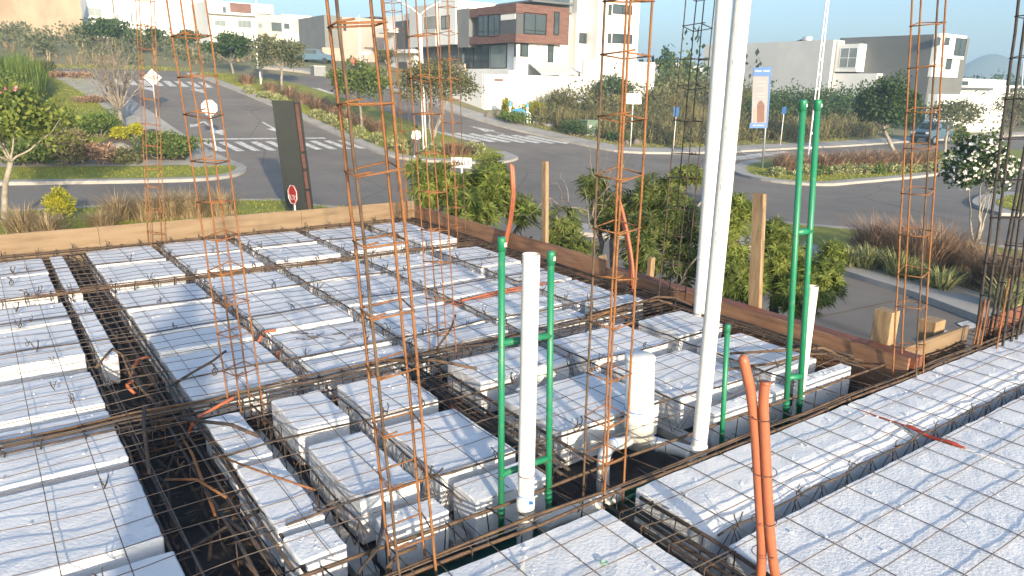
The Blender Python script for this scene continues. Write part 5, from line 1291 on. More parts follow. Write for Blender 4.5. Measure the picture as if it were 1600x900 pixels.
# ---- planted strip on the near right
SG = 'brown grasses on the planted strip'
for k, (x, y, h, s, lab) in enumerate([(1362, 402, 1.25, 1.4, 'leftmost'), (1392, 404, 1.2, 1.4, 'left of the big clump'), (1440, 424, 1.5, 1.6, 'biggest, behind the corner column'), (1470, 420, 1.3, 1.4, 'right part of the big clump'), (1505, 420, .9, 1.0, 'left of the blossom tree trunk'), (1545, 446, 1.1, 1.1, 'at the foot of the blossom tree'), (1590, 462, 1.2, 1.2, 'behind the dark rebar bundle')]):
    grass_clump('clump of brown fountain grass on the planted strip, %s' % lab, (x, y), h, s, 420, .011, LG['brown'] if k not in (4,) else LG['straw'], SG, seed=k + 80)
SV = 'variegated plants on the planted strip'
for k, (x, y, h) in enumerate([(1302, 404, .55), (1326, 416, .6), (1354, 420, .65), (1366, 418, .6), (1404, 432, .75), (1422, 436, .6), (1470, 452, .6), (1574, 486, .7), (1594, 476, .7)]):
    grass_clump('spiky pale green plant on the planted strip, %s from the left' % ORD[k], (x, y), h, .7, 170, .017, LG['varieg'], SV, 'spiky_plant', seed=k + 100, arch=.35)
# ---- lot plants by the pavement
shrub('yellow-green clipped hedge in front of the white garden wall', (806, 158, 868, 190), 3600, .14, .06, LG['yellow'], 26, None, 'yellow_hedge', deep=.5, dens=.36)
shrub('yellow-green hedge piece left of the blue valves', (780, 156, 806, 186), 1300, .14, .06, LG['yellow'], 12, None, 'yellow_hedge')
shrub('rounded dry bush with feathery tops beside the yellow hedge', (852, 134, 908, 192), 2400, .4, .02, LG['olive'], 18, None, 'dry_bush')
shrub('low dark green hedge along the far pavement', (872, 190, 922, 217), 2200, .13, .05, LG['dark'], 16, None, 'low_hedge')
shrub('low leafy plants in front of the blue valves', (768, 174, 834, 198), 1600, .16, .05, LG['grass'], 14, None, 'ground_plants')
shrub('small dark shrub right of the green utility box', (946, 206, 982, 226), 900, .14, .05, LG['dark'], 8, None)

# ---- leafy bushes just behind the right fascia: whorls of long leaves on bent branches
def whorl_bush(label, base, spots, D, n, lm, seed, ll=.19, grp='leafy trees behind the right fascia', dead=0):
    r = random.Random(seed)
    b = Vector(base); root = thing('leafy_tree', label, 'tree', b, grp)
    tm = MB(); cm = MB()
    fk = b + Vector((0, 0, 1.2)); limb(tm, b + Vector((0, 0, -.1)), fk, .09, .07, r, .08, 5, 8)
    for (px, py, rx, ry, dd, k) in spots:
        c = at_d(px, py, D + dd); Rx = rx * D / F_PX; Rz = ry * D / F_PX
        limb(tm, fk, c - Vector((0, 0, Rz * .6)), .05, .025, r, .12, 6, 6)
        for i in range(int(k * 2.3)):
            d = rdir(r); rad = r.random() ** .5
            p = c + Vector((d.x * Rx, d.y * Rx * .8, d.z * Rz)) * rad
            if i % 5 == 0: limb(tm, c - Vector((0, 0, Rz * .6)), p, .018, .006, r, .2, 5, 4)
            ax = (Vector((d.x, d.y, d.z * .5 + .8)) + rdir(r) * .4).normalized(); u = ax.orthogonal().normalized(); v_ = ax.cross(u); ph = r.random() * 6
            nl = r.randint(9, 14); s = r.uniform(.65, 1.2)
            for q in range(nl):
                a = ph + q * 2.4; t = .25 + .5 * r.random()
                ld = (u * math.cos(a) + v_ * math.sin(a) + ax * t).normalized(); l = ll * s * r.uniform(.7, 1.15); sd = ld.cross(ax).normalized() * l * .08
                p1 = p + ld * l * .5; p2 = p + ld * l + Vector((0, 0, -l * .22))
                cm.add([p, p1 + sd, p2, p1 - sd], [(0, 1, 2, 3)])
    for _ in range(dead):
        s_ = r.choice(spots); c = at_d(s_[0] + r.uniform(-30, 30), s_[1] + 40, D + s_[4] - .3); e = c + rdir(r) * .8 + Vector((0, 0, .3)); limb(tm, c, e, .016, .004, r, .25, 6, 5)
        for _ in range(3): limb(tm, c.lerp(e, r.uniform(.3, .9)), e + rdir(r) * .4, .008, .002, r, .25, 5, 4)
    tm.build('trunk', bark, root, True); cm.build('crown', lm, root)
    return root
gA = at_d(720, 330, 11.5); whorl_bush('bright leafy bush behind the far end of the right fascia', (gA.x, gA.y, tz(gA.x, gA.y)),
    [(700, 288, 40, 34, 0, 70), (768, 272, 28, 30, .3, 60), (742, 292, 30, 18, .3, 40), (668, 300, 26, 40, -.3, 40), (772, 300, 30, 40, -.2, 60), (735, 325, 50, 30, -.5, 70), (815, 330, 30, 26, .2, 40), (650, 262, 14, 16, .4, 10)], 11.5, 0, LG['bright'], 51, .17, dead=2)
gB = at_d(940, 400, 10.0); whorl_bush('leafy bush with bare branches behind the middle of the right fascia', (gB.x, gB.y, tz(gB.x, gB.y)),
    [(880, 360, 34, 44, 0, 70), (925, 290, 26, 22, .8, 36), (960, 330, 46, 40, .6, 80), (1030, 305, 52, 34, .4, 110), (1060, 350, 40, 50, 0, 110), (1010, 380, 46, 50, -.3, 90), (1075, 275, 30, 16, .6, 40), (905, 395, 30, 26, -.3, 36), (1070, 410, 34, 36, -.4, 60)], 10.0, 0, LG['bright2'], 52, .145, dead=10)
gC = at_d(1220, 430, 9.0); whorl_bush('dense feathery green tree behind the right fascia, between white and green pipes', (gC.x, gC.y, tz(gC.x, gC.y)),
    [(1150, 330, 30, 28, 0, 70), (1140, 390, 36, 44, 0, 110), (1210, 370, 30, 30, .2, 60), (1220, 410, 46, 46, 0, 150), (1280, 440, 44, 40, -.2, 140), (1300, 400, 22, 24, .4, 50), (1250, 460, 50, 30, -.4, 110), (1160, 440, 44, 34, -.3, 100), (1305, 390, 14, 10, .8, 20)], 9.0, 0, LG['bright'], 53, .115)

# ---- short grass on the lawns
def turf(name, label, poly, dz, per, h, w, seed, lim=None):
    r = random.Random(seed); m = MB()
    x0, x1 = min(q[0] for q in poly), max(q[0] for q in poly); y0, y1 = min(q[1] for q in poly), max(q[1] for q in poly)
    if lim: x0, x1, y0, y1 = max(x0, lim[0]), min(x1, lim[1]), max(y0, lim[2]), min(y1, lim[3])
    for _ in range(int((x1 - x0) * (y1 - y0) * per)):
        x = r.uniform(x0, x1); y = r.uniform(y0, y1)
        if not inpoly(x, y, poly): continue
        a = r.random() * 3.14; u = Vector((math.cos(a), math.sin(a), 0)) * w * r.uniform(.6, 1.2); z = tz(x, y) + dz; k = h * r.uniform(.5, 1.2)
        m.add([Vector((x, y, z)) - u, Vector((x, y, z)) + u, Vector((x + r.uniform(-1, 1) * h * .5, y + r.uniform(-1, 1) * h * .5, z + k))], [(0, 1, 2)])
    return stuff(m.build(name, LG['lawn']), label, 'grass')
def strip_poly(line, w0, w1, side):
    n = len(line); A = []; B = []
    for i, p in enumerate(line):
        a = Vector(line[max(i - 1, 0)]); b = Vector(line[min(i + 1, n - 1)]); d = (b - a).normalized()
        A.append((p[0] - d.y * w0 * side, p[1] + d.x * w0 * side)); B.append((p[0] - d.y * w1 * side, p[1] + d.x * w1 * side))
    return A + B[::-1]
turf('garden_grass', 'short grass on the upper lawn of the left garden', G2((85, 128), (130, 124), (170, 152), (215, 190), (180, 200), (100, 190), (75, 150)), .13, 30, .09, .03, 1)
turf('verge_grass', 'bright grass strip along the kerb left of the crossing', G2((0, 285), (0, 269), (200, 268), (330, 262), (355, 263), (340, 276), (240, 282)), .13, 60, .08, .022, 2)
turf('near_verge_grass', 'bright grass beside the left fascia', vg, .13, 55, .08, .02, 3, (-4, 40, 18, 60))
turf('median_grass', 'bright grass edging the boulevard median', strip_poly(mk, .75, 2.6, 1), .13, 45, .08, .025, 4)
turf('island_grass', 'bright grass edging the right-hand island', strip_poly(ri, .7, 2.6, 1), .13, 50, .08, .025, 5)
turf('corner_grass', 'bright grass at the right edge beyond the blossom tree', fr_all, .13, 60, .08, .022, 6)
turf('strip_grass', 'bright grass along the pavement of the planted strip', strip_poly(ns, 1.6, 3.0, 1), .13, 140, .07, .014, 7)
turf('lot_grass', 'grass behind the far pavement in front of the white garden wall', strip_poly(rp[20:34], 2.0, 5.0, 1), .13, 30, .12, .03, 8)
turf('far_lot_grass', 'grass verge behind the far pavement on the right', strip_poly(rp[34:52], 2.0, 4.2, 1), .13, 30, .12, .03, 9)
turf('hill_verge_grass', 'grass verge along the upper road', G2((60, 112), (130, 108), (300, 112), (300, 106), (130, 100), (60, 102)), .0, 25, .12, .04, 10)
# ================================================================== street furniture, car, person
def txt(body, size, c, u, up, m, parent, name='lettering'):
    cu = bpy.data.curves.new(name, 'FONT'); cu.body = body; cu.size = size; cu.align_x = 'CENTER'; cu.align_y = 'CENTER'; cu.extrude = .002
    ob = bpy.data.objects.new(name, cu); COL.objects.link(ob)
    dg = bpy.context.evaluated_depsgraph_get(); me = bpy.data.meshes.new_from_object(ob.evaluated_get(dg)); bpy.data.objects.remove(ob)
    u = Vector(u).normalized(); n = u.cross(Vector(up)).normalized(); v_ = n.cross(u)
    M_ = Matrix((u, v_, n)).transposed().to_4x4(); M_.translation = Vector(c)
    me.transform(M_); me.materials.clear(); me.materials.append(m)
    return link(name, me, parent)
redm = mat('signred', (0.46, 0.025, 0.03, 1), rough=.45); bluem = mat('signblue', (0.03, 0.12, 0.32, 1), rough=.45); alu = mat('signback', (0.62, 0.62, 0.58, 1), (.55, .55, .52, 1), 6, .5)
def sign(label, base, top_px, shape, size, m, face=None, pole_r=.03, name='road_sign', grp='road signs', dep=None, polem=None, plate_z=None):
    b = gp(*base) if len(base) == 2 else Vector(base); D = dep or proj(b)[2]
    t = at_d(top_px[0], top_px[1], D); t = Vector((b.x, b.y, t.z)) if abs(proj((b.x, b.y, t.z))[0] - top_px[0]) < 3 else t
    root = thing(name, label, 'sign', b, grp)
    MB().tube([b + Vector((0, 0, -.1)), t], pole_r, 8).build('pole', polem or whitem, root, True)
    n = (face or (ORG - t)); n = Vector((n.x, n.y, 0)).normalized(); u = Vector((-n.y, n.x, 0)); c = t + n * (pole_r + .015)
    if shape == 'oct': pts = [(math.cos(math.pi / 8 + k * math.pi / 4) * size, math.sin(math.pi / 8 + k * math.pi / 4) * size) for k in range(8)]
    elif shape == 'dia': pts = [(size, 0), (0, size), (-size, 0), (0, -size)]
    else: pts = [(-shape[0] / 2, -shape[1] / 2), (shape[0] / 2, -shape[1] / 2), (shape[0] / 2, shape[1] / 2), (-shape[0] / 2, shape[1] / 2)]
    k = len(pts); mbp = MB()
    mbp.add([c + u * x + Vector((0, 0, y)) + n * .012 for x, y in pts] + [c + u * x + Vector((0, 0, y)) - n * .012 for x, y in pts], [tuple(range(k)), tuple(reversed(range(k, 2 * k)))] + [(i, k + i, k + (i + 1) % k, (i + 1) % k) for i in range(k)])
    mbp.build('plate', m, root)
    return root, c, u, n
sign('back of an octagonal stop sign on a white pole by the left crosswalk', (338, 236), (327, 168), 'oct', .42, alu)
sign('back of a diamond warning sign on a white pole by the left pavement', (245, 186), (236, 121), 'dia', .50, alu)
s_, c_, u_, n_ = sign('two stacked white street name plates on a pole by the vacant lot', (985, 231), (988, 150), (1.05, .38), 0, whitem, name='street_name_sign')
MB().obox(c_ + Vector((0, 0, -.36)), u_ * .56, Vector((0, 0, .15)), n_ * .012).build('plate', whitem, s_)
for dz, wd in ((.06, .36), (-.07, .3), (-.36, .32)):
    MB().obox(c_ + Vector((0, 0, dz)) + n_ * .014, u_ * wd, Vector((0, 0, .022)), n_ * .002).build('lettering_line', greym, s_)
sign('small blue square sign on a pole in front of the dry brush', (1052, 236), (1054, 174), (.36, .62), 0, bluem)
sign('small blue sign on a pole behind the banner', (1219, 229), (1224, 172), (.3, .5), 0, bluem)
s_, c_, u_, n_ = sign('small red stop sign far up by the beige house', (554, 112), (554, 96), 'oct', .38, redm)
sign('white plate on a pole by the beige house terrace', (573, 112), (572, 83), (.8, .3), 0, whitem)
# stop sign at the foot of the totem, letters facing the street
tb = at_d(461, 330, 25.0)
s_, c_, u_, n_ = sign('red octagonal ALTO stop sign in front of the dark totem', (tb.x, tb.y, tz(tb.x, tb.y)), (460, 303), 'oct', .34, redm, face=Vector((-1.0, -.12, 0)), dep=25.0, name='stop_sign')
rim = [(math.cos(math.pi / 8 + k * math.pi / 4) * .325, math.sin(math.pi / 8 + k * math.pi / 4) * .325) for k in range(9)]
MB().tube([c_ + u_ * x + Vector((0, 0, y)) + n_ * .014 for x, y in rim], .012, 4).build('white_rim', whitem, s_)
txt('ALTO', .24, c_ + n_ * .016 + Vector((0, 0, -.10)), u_, (0, 0, 1), whitem, s_)
# street name plate in the bushes
nb = at_d(722, 254, 16); s_, c_, u_, n_ = sign('white street name plate with dark lettering standing in the bright bush', (nb.x, nb.y, tz(nb.x, nb.y)), (724, 254), (.44, .22), 0, whitem, dep=16, name='street_name_sign', face=Vector((-.75, -.65, 0)))
txt('VALLE', .15, c_ + n_ * .014, u_, (0, 0, 1), mat('signink', (.05, .06, .08, 1)), s_)
# ---- totem
tB = at_d(468, 338, 26.5); zt0 = tz(tB.x, tB.y); zt1_ = at_d(460, 156, 26.5).z
tot = thing('totem_sign', 'tall dark green totem panel with a rusty framed edge behind the left fascia', 'totem', (tB.x, tB.y, zt0))
tu = (RT * .93 + Vector((RT.y, -RT.x, 0)) * .0).normalized(); tn = Vector((-tu.y, tu.x, 0))
hgt = zt1_ - zt0
leanv = -RT * .28
def tp_(a, b_, h): return Vector((tB.x, tB.y, zt0)) + tu * a + tn * b_ + Vector((0, 0, h)) + leanv * (h / hgt)
def tbox(name, m, a0, a1, b0, b1, h0, h1):
    q = MB(); q.add([tp_(a, b_, h) for h in (h0, h1) for a, b_ in ((a0, b0), (a1, b0), (a1, b1), (a0, b1))], [(0, 3, 2, 1), (4, 5, 6, 7), (0, 1, 5, 4), (1, 2, 6, 5), (2, 3, 7, 6), (3, 0, 4, 7)]); return q.build(name, m, tot)
totm = mat('totempanel', (.022, .025, .022, 1), (.017, .02, .018, 1), 2, .45); rustp = mat('rustplate', (.11, .045, .032, 1), (.07, .032, .025, 1), 4, .7)
tbox('front_panel', totm, -.44, .26, 0, .06, -.1, hgt); tbox('frame_post', blackm, .262, .30, .0, .10, -.1, hgt); tbox('frame_post', blackm, .43, .465, .15, .24, -.1, hgt - .03)
tbox('back_panel', totm, -.40, .42, .245, .29, -.1, hgt - .05)
for h0, h1 in ((.05, .82), (.9, 1.52), (1.6, 2.12), (2.2, 3.85)):
    if h1 < hgt: tbox('rust_plate', rustp, .305, .425, .08, .16, h0, min(h1, hgt - .1))
for h in (.86, 1.56, 2.16, hgt - .06): tbox('cross_bar', blackm, .29, .45, .02, .2, h - .025, h + .025)
# ---- banner
bb_ = gp(1191, 266); D = proj(bb_)[2]
bn = thing('banner', 'tall advertising banner with a tower picture on a grey pole at the island nose', 'banner', bb_)
bt_ = at_d(1203, 104, D); MB().tube([bb_ + Vector((0, 0, -.1)), bt_], .07, 8).build('pole', greym, bn, True)
bx = (bt_ - bb_).normalized(); bu = RT.copy(); bnn = Vector((RT.y, -RT.x, 0))
def bpt(px, py, o=0): return at_d(px, py, D) + bnn * o
def bquad(name, m, P, o, th=.03):
    A = [bpt(*p, o) for p in P]; q = MB(); q.add(A + [a - bnn * th for a in A], [(0, 1, 2, 3), (7, 6, 5, 4), (0, 4, 5, 1), (1, 5, 6, 2), (2, 6, 7, 3), (3, 7, 4, 0)]); return q.build(name, m, bn)
bquad('cloth', mat('bannercream', (.30, .295, .295, 1), (.25, .25, .255, 1), .5, .8), [(1173, 199), (1198, 200), (1205, 104), (1176, 106)], .10)
bquad('header', bluem, [(1176, 119), (1203.5, 119), (1205, 104), (1176, 106)], .125, .02); bquad('footer', bluem, [(1170, 200), (1197, 200), (1198, 192), (1171, 192)], .125, .02)
bquad('side_strip', bluem, [(1197, 192), (1199, 192), (1204, 119), (1201, 119)], .12, .015)
bquad('tower_picture', brickm, [(1182, 191), (1193, 191), (1193.5, 164), (1182.5, 164)], .12, .015); bquad('tower_roof', brickm, [(1182.5, 163.5), (1193.5, 163.5), (1189, 157), (1186.5, 157)], .12, .015)
bquad('tower_picture', mat('pinktower', (.42, .27, .22, 1)), [(1177, 190), (1181.5, 190), (1182, 166), (1177.5, 168)], .12, .015)
txt('IDEAL VIEW', .16, bpt(1190, 111.5, .13), bu, (0, 0, 1), whitem, bn); txt('442 359 4141', .12, bpt(1184, 196, .13), bu, (0, 0, 1), whitem, bn)
for i, y in enumerate((127, 133, 146, 151)): bquad('text_line', mat('bannergrey', (.40, .38, .36, 1)), [(1182, y + 1), (1195, y + 1), (1195, y), (1182, y)], .12, .012)
# ---- lamp posts
def lattice_lamp(label, base, top, wd, top_y_ext, arms=True):
    b = gp(*base); D = proj(b)[2]; t = at_d(top[0], top[1], D); ax = (t - b).normalized(); t = t + ax * top_y_ext
    root = thing('lamp_post', label, 'lamp post', b, 'white lamp posts'); u = RT
    L = (t - b).length
    for s in (-1, 1): MB().tube([b + u * s * wd, t + u * s * wd * .55], .045, 8).build('upright', whitem, root, True)
    k = 0
    while k * .9 + .3 < L:
        z = .3 + k * .9; f_ = 1 - .45 * z / L; MB().obox(b + ax * z, u * wd * f_, ax * .06, Vector((RT.y, -RT.x, 0)) * .03).build('brace', whitem, root); k += 1
    if arms:
        for s in (-1, 1):
            e = t + u * s * 1.4 + ax * .9; MB().tube([t, t + u * s * .5 + ax * .45, e], .04, 6).build('arm', whitem, root, True)
            MB().obox(e + u * s * .3, u * .4, Vector((RT.y, -RT.x, 0)) * .13, ax * .05).build('lamp_head', greym, root)
    return root
lattice_lamp('white lattice lamp post leaning on the right-hand island', (1264, 262), (1293, 0), .13, 0.1)
lattice_lamp('white lamp post on the median in front of the grey panel house', (664, 238), (656, 24), .08, 0.0)
def pole(label, base, top, r, name='pole', dep=None, m=None):
    b = gp(*base); D = dep or proj(b)[2]; t = at_d(top[0], top[1], D)
    root = thing(name, label, 'pole', b, 'street poles'); MB().tube([b, t], [r, r * .7], 8).build('shaft', m or whitem, root, True); return root, t
pole('thin white street lamp pole in front of the beige house', (563, 118), (561, 24), .07, 'street_lamp')
pole('tall pale pole on the hill beside the brick panel house', (402, 108), (400, -20), .09)
q_, t_ = pole('street lamp pole at the right edge under the mountain', (1592, 195), (1600, 90), .08, 'street_lamp')
MB().tube([t_, t_ + RT * -1.0 + Vector((0, 0, .15))], .04, 6).build('arm', whitem, q_)
pole('short white marker post on the median left of the wide grey-green tree', (408, 134), (406, 112), .08, 'marker_post')
# ---- utility boxes, blue valves, rocks
gx = gp(928, 214); ub = thing('utility_box', 'pale green utility cabinet on a concrete base by the low hedge', 'utility box', gx)
greenbox = mat('boxgreen', (.16, .22, .15, 1), (.13, .19, .13, 1), 2, .6)
w_ = 29 / 2 * proj(gx)[2] / F_PX
MB().box(gx.x - w_, gx.x + w_ * .9, gx.y, gx.y + 1.1, gx.z + .2, gx.z + 1.12).build('cabinet', greenbox, ub); MB().box(gx.x - w_ - .08, gx.x + w_ * .9 + .08, gx.y - .06, gx.y + 1.16, gx.z + 1.123, gx.z + 1.2).build('lid', greenbox, ub)
MB().box(gx.x - w_ - .1, gx.x + w_ + .1, gx.y - .1, gx.y + 1.2, gx.z - .2, gx.z + .197).build('plinth', pave, ub); MB().box(gx.x - .5, gx.x - .3, gx.y - .015, gx.y - .002, gx.z + .6, gx.z + .85).build('label_plate', whitem, ub)
gx = gp(500, 117); ub2 = thing('utility_box', 'small grey utility cabinet beside the road up the hill', 'utility box', gx)
MB().box(gx.x - .55, gx.x + .55, gx.y, gx.y + .8, gx.z - .1, gx.z + .75).build('cabinet', greym, ub2); MB().box(gx.x - .6, gx.x + .6, gx.y - .05, gx.y + .85, gx.z + .753, gx.z + .82).build('lid', lightgrey, ub2)
pl0, pl1 = gp(832, 196), gp(876, 204)
ps = thing('concrete_slab', 'low concrete slab with a manhole cover beside the far pavement', 'slab', pl0)
MB().obox((pl0 + pl1) / 2 + Vector((.6, .8, .1)), (pl1 - pl0) / 2, Vector((.5, .75, .1)) * .9, (0, 0, .32)).build('slab_body', pave, ps)
MB().tube([(pl0 + pl1) / 2 + Vector((.6, .8, .42)), (pl0 + pl1) / 2 + Vector((.6, .8, .45))], .42, 20).build('manhole_cover', rustp, ps)
va = gp(797, 192); DV = proj(va)[2]
vl = thing('blue_valve_set', 'light blue water valve assembly with two white uprights beside the yellow hedge', 'valves', va)
bl = mat('valveblue', (.11, .36, .55, 1), (.09, .30, .48, 1), 5, .5)
for px0, top in ((797, 157), (824, 160)):
    t_ = at_d(px0, top, DV); m_ = at_d(px0, (top + 190) / 2, DV); l_ = at_d(px0, 192, DV)
    MB().tube([l_ - Vector((0, 0, .4)), m_, m_ + (t_ - m_) * .35], .075, 10).build('riser', whitem, vl, True)
    MB().tube([m_ + (t_ - m_) * .30, m_ + (t_ - m_) * .42], .13, 10).build('flange', whitem, vl, True)
    MB().tube([m_ + (t_ - m_) * .42, m_ + (t_ - m_) * .7, t_], [.12, .13, .05], 10).build('air_valve', bl, vl, True)
    MB().tube([m_, m_ + Vector((-.25 if px0 < 810 else .25, 0, -.1)), l_ + Vector((-.3 if px0 < 810 else .3, 0, -.4))], .06, 8).build('elbow', whitem, vl, True)
c = at_d(810, 176, DV); MB().obox(c, (.38, .0, .09), (-.05, .3, .12), (0, -.05, .16)).build('meter_body', bl, vl); MB().tube([at_d(800, 178, DV), at_d(823, 180, DV)], .10, 10).build('cross_pipe', bl, vl, True)
rockm = mat('rock', (.20, .17, .145, 1), (.12, .10, .085, 1), 3, .95, bump=.8, bscale=8)
def rock(label, px, py, w, h, m=rockm, grp='garden rocks'):
    b = gp(px, py); b.z += .12; r = proj(b)[2] / F_PX
    mb_ = MB().ell((0, 0, 0), (w / 2 * r, w / 2 * r * .8, h * r), 14, 10)
    mb_.v = [tuple(Vector(q) * (1 + .28 * noise.noise(Vector(q) * 2.3 + Vector((px, py, 0))) + .12 * noise.noise(Vector(q) * 7 + Vector((px, 0, py)))) + b) for q in mb_.v]
    return tag(mb_.build('rock', m, None, True), label, 'rock', grp)
rock('large pale rock under the yellow shrubs in the left garden', 190, 238, 34, 12, mat('palerock', (.33, .29, .25, 1), (.22, .19, .16, 1), 2, .95, bump=.8, bscale=8)); rock('smaller rock left of the large pale rock', 165, 248, 22, 8); rock('rock at the right end of the garden rock group', 222, 234, 18, 8)
rock('dark rock left of the blue valves', 764, 186, 14, 9, grp='rocks on the vacant lot'); rock('grey rock touching the ground plants by the valves', 778, 184, 12, 8, grp='rocks on the vacant lot')
rock('reddish rock at the foot of the street name plates', 978, 228, 12, 7, grp='rocks on the vacant lot'); rock('reddish rock right of the street name pole', 996, 228, 16, 8, grp='rocks on the vacant lot')
# white paint patches on the lane
for pts, lb in (([(1495, 505), (1512, 501), (1531, 510), (1511, 515)], 'a'), ([(1430, 530), (1478, 516), (1496, 521), (1450, 540)], 'b')):
    G_ = [gp(*p) for p in pts]; drape('paint_patch', [(g.x, g.y) for g in G_], .0, paint, near_yard)
# ---- parked car
cb2 = gp(1454, 224); 
car = thing('parked_car', 'blue-grey parked off-road car seen through the rusty corner column', 'car', cb2)
fwd = (-RT * .80 + Vector((-RT.y, RT.x, 0)) * -.60).normalized(); lat = Vector((-fwd.y, fwd.x, 0)); S = 1.0
def cpt3(a, b_, h): return cb2 + fwd * a + lat * b_ + Vector((0, 0, h + .13))
carm = mat('carpaint', (.10, .17, .235, 1), rough=.3, metal=.3, spec=.6)
prof_ = [(-2.15, .55), (-2.15, 1.0), (-2.05, 1.62), (-1.9, 1.76), (.35, 1.78), (.75, 1.60), (1.05, 1.12), (1.95, 1.05), (2.15, .95), (2.2, .5), (1.9, .36), (-1.95, .36)]
cb_m = MB(); n = len(prof_)
def insx(h): return .86 if h < 1.1 else .86 - (h - 1.1) * .22
cb_m.add([cpt3(a, insx(h), h) for a, h in prof_] + [cpt3(a, -insx(h), h) for a, h in prof_], [tuple(range(n)), tuple(reversed(range(n, 2 * n)))] + [(i, n + i, n + (i + 1) % n, (i + 1) % n) for i in range(n)])
o = cb_m.build('body', carm, car); bv = o.modifiers.new('bevel', 'BEVEL'); bv.width = .06; bv.segments = 2
for s in (-1, 1):
    for a in (-1.3, 1.35):
        wv = lat * s; c = cpt3(a, s * .80, .25); tyre = MB().tube([c - wv * .12, c + wv * .12], .37, 20).build('wheel', blackm, car); MB().tube([c + wv * .121, c + wv * .135], .22, 16).build('rim', greym, tyre)
    for a0, a1 in ((-1.85, -.9), (-.82, .05)):
        q = MB(); q.add([cpt3(a0, s * (insx(1.15) + .008), 1.17), cpt3(a1 + .25 * (a1 > 0), s * (insx(1.15) + .008), 1.17), cpt3(a1, s * (insx(1.62) + .008), 1.62), cpt3(a0 + .06, s * (insx(1.62) + .008), 1.62)], [(0, 1, 2, 3), (3, 2, 1, 0)]); q.build('side_window', glass, car)
    MB().obox(cpt3(2.17, s * .62, .85), fwd * .05, lat * .16, (0, 0, .08)).build('headlight', whitem, car)
    MB().obox(cpt3(.75, s * .98, 1.2), fwd * .07, lat * .1, (0, 0, .08)).build('mirror', carm, car)
q = MB(); q.add([cpt3(1.07, .70, 1.16), cpt3(1.07, -.70, 1.16), cpt3(.80, -.62, 1.60), cpt3(.80, .62, 1.60)], [(0, 1, 2, 3), (3, 2, 1, 0)]); q.build('windscreen', glass, car)
MB().obox(cpt3(2.20, 0, .80), fwd * .03, lat * .42, (0, 0, .10)).build('grille', blackm, car); MB().obox(cpt3(2.20, 0, .48), fwd * .06, lat * .84, (0, 0, .10)).build('bumper', blackm, car)
# dark car at the beige house
cb2 = gp(492, 100); 
car2 = thing('parked_car', 'small blue car half hidden by the tree left of the beige house', 'car', cb2)
fwd = RT.copy(); lat = Vector((-fwd.y, fwd.x, 0))
cm2 = MB(); prof2 = [(-2.0, .3), (-2.0, .85), (-1.7, 1.4), (.4, 1.42), (1.0, .95), (1.9, .85), (2.0, .3)]; n = len(prof2)
cm2.add([cpt3(a, .8, h) for a, h in prof2] + [cpt3(a, -.8, h) for a, h in prof2], [tuple(range(n)), tuple(reversed(range(n, 2 * n)))] + [(i, n + i, n + (i + 1) % n, (i + 1) % n) for i in range(n)]); cm2.build('body', carm, car2)
MB().obox(cpt3(-.5, -.80, 1.13), fwd * .9, lat * .02, (0, 0, .2)).build('side_window', glass, car2)
for s in (-1, 1):
    for a in (-1.2, 1.25): MB().tube([cpt3(a, s * .7, .2), cpt3(a, s * .83, .2)], .32, 16).build('wheel', blackm, car2)
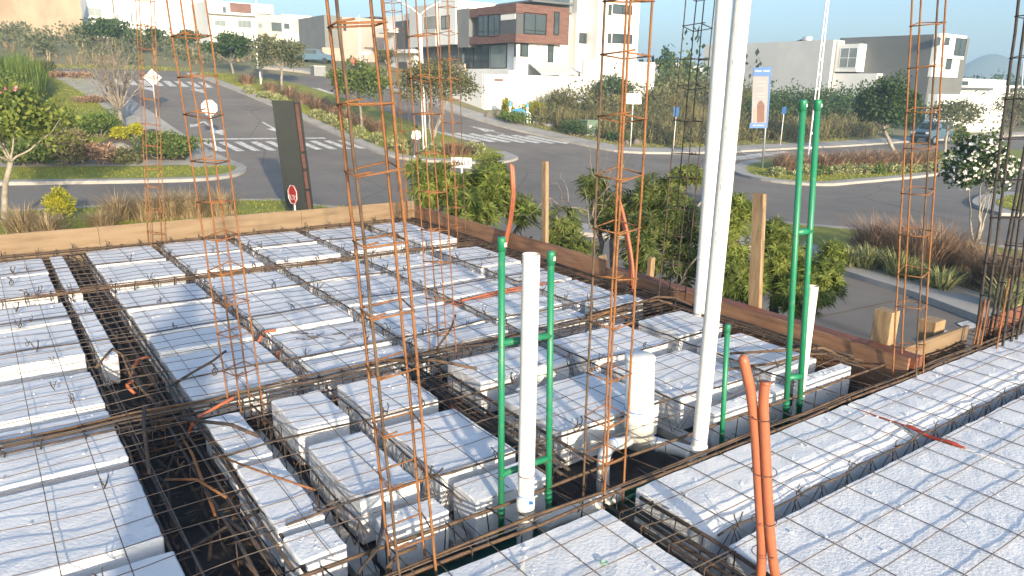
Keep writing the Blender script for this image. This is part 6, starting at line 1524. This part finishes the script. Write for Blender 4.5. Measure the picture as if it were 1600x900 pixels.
# ---- people
skin = mat('skin', (.20, .10, .065, 1), rough=.6)
def remesh(o, v=.016):
    m_ = o.modifiers.new('remesh', 'REMESH'); m_.mode = 'VOXEL'; m_.voxel_size = v; m_.use_smooth_shade = True; return o
def person(pb, f2, label, stride, arms, shirtm, trm, shoem):
    """standing or walking figure; arms = per side (elbow, wrist) offsets in (side, forward, height)"""
    per = thing('person', label, 'person', pb); s2 = Vector((f2.y, -f2.x, 0))
    def pp(a, b_, h): return pb + s2 * a + f2 * b_ + Vector((0, 0, h))
    bd = MB()
    bd.tube([pp(0, 0, .88), pp(0, 0, 1.05), pp(0, 0, 1.25), pp(0, 0, 1.40), pp(0, .01, 1.46)], [.14, .13, .16, .14, .06], 14)
    bd.tube([pp(0, .01, 1.42), pp(0, .015, 1.52)], .055, 10); bd.ell(pp(0, .02, 1.61), (.082, .09, .115), 14, 12); bd.tube([pp(0, .10, 1.60), pp(0, .125, 1.58)], [.02, .012], 6)
    bd.tube([pp(-.022, .088, 1.545), pp(.022, .088, 1.545)], .012, 6)
    for s in (-1, 1):
        bd.ell(pp(s * .082, .02, 1.60), (.012, .02, .028), 6, 6); bd.ell(pp(s * .032, .095, 1.615), (.014, .012, .01), 6, 6)
    for s in (-1, 1):
        st = stride * -s; el, wr = arms[0 if s < 0 else 1]
        bd.tube([pp(s * .09, 0, .90), pp(s * .10, st * .5 + .03, .50), pp(s * .10, st, .10)], [.085, .06, .042], 10); bd.tube([pp(s * .10, st - .05, .05), pp(s * .10, st + .15, .035)], [.045, .032], 8)
        E_ = pp(s * el[0], el[1], el[2]); W_ = pp(s * wr[0], wr[1], wr[2]); hd = (W_ - E_).normalized(); hu = hd.cross(s2).normalized() if abs(hd.dot(s2)) < .9 else hd.orthogonal().normalized()
        bd.tube([pp(s * .18, 0, 1.40), E_, W_], [.055, .043, .032], 8); bd.tube([W_, W_ + hd * .09], [.034, .036], 8)
        for k in range(4): bd.tube([W_ + hu * (-.028 + .019 * k) + hd * .08, W_ + hu * (-.024 + .02 * k) + hd * (.13 + .012 * (k in (1, 2))), W_ + hu * (-.018 + .02 * k) - s2 * s * .015 + hd * (.165 + .012 * (k in (1, 2)))], .0095, 6)
        bd.tube([W_ + hu * .03 + hd * .02, W_ + hu * .058 + hd * .06, W_ + hu * .062 + hd * .095], .0105, 6)
    remesh(bd.build('body', skin, per), .011)
    shm = MB(); shm.tube([pp(0, 0, .84), pp(0, 0, 1.0), pp(0, 0, 1.25), pp(0, 0, 1.40), pp(0, .005, 1.455)], [.16, .145, .165, .15, .08], 16)
    tr_ = MB(); tr_.tube([pp(0, 0, .98), pp(0, 0, .82)], [.155, .165], 14)
    for s in (-1, 1):
        st = stride * -s; el, wr = arms[0 if s < 0 else 1]; E_ = pp(s * el[0], el[1], el[2]); W_ = pp(s * wr[0], wr[1], wr[2])
        shm.tube([pp(s * .15, 0, 1.41), E_, E_.lerp(W_, .55)], [.07, .058, .05], 10)
        tr_.tube([pp(s * .085, 0, .92), pp(s * .10, st * .5 + .03, .50), pp(s * .10, st, .09)], [.10, .08, .065], 10)
        MB().tube([pp(s * .10, st - .08, .045), pp(s * .10, st + .05, .05), pp(s * .10, st + .17, .03)], [.045, .052, .03], 10).build('shoe', shoem, per, True)
    remesh(shm.build('shirt', shirtm, per)); remesh(tr_.build('trousers', trm, per))
    MB().ell(pp(0, .0, 1.645), (.094, .098, .105), 12, 10).build('hair', mat('darkhair', (.015, .011, .01, 1), rough=.6), per, True)
    return per
pb = gp(651, 246, .13); pb.z += .135
f2 = (RT * -.35 + Vector((-RT.y, RT.x, 0))).normalized()
person(pb, f2, 'person in a white shirt and grey trousers walking on the median lawn', .13, (((.23, -.04, 1.13), (.21, .03, .92)), ((.23, .04, 1.13), (.21, .12, .92))), mat('whiteshirt', (.78, .77, .74, 1), rough=.8), mat('greytrousers', (.085, .08, .085, 1), rough=.85), whitem)
# the photographer, standing behind the camera on the slab: only the long shadow falls into view
person(Vector((-.40, -.30, .004)), Vector((.58, .81, 0)), 'photographer behind the camera with both arms raised, seen only as a shadow', .05, (((.30, .16, 1.22), (.14, .34, 1.50)), ((.30, .16, 1.22), (.16, .34, 1.50))), mat('blueshirt', (.10, .14, .22, 1), rough=.8), mat('darktrousers', (.04, .045, .06, 1), rough=.85), blackm)
# ================================================================== the hazy air
hz = MB().box(-160, 1250, -120, 1250, -60, 62).build('haze', None)
hm_ = bpy.data.materials.new('haze_air'); hm_.use_nodes = True
for n_ in list(hm_.node_tree.nodes):
    if n_.type == 'BSDF_PRINCIPLED': hm_.node_tree.nodes.remove(n_)
pv_ = hm_.node_tree.nodes.new('ShaderNodeVolumePrincipled'); pv_.inputs['Color'].default_value = (0.52, 0.78, 1.0, 1); pv_.inputs['Density'].default_value = 0.0010; pv_.inputs['Anisotropy'].default_value = 0.0
hm_.node_tree.links.new(pv_.outputs[0], hm_.node_tree.nodes['Material Output'].inputs['Volume'])
hz.data.materials.append(hm_); hz['kind'] = 'stuff'
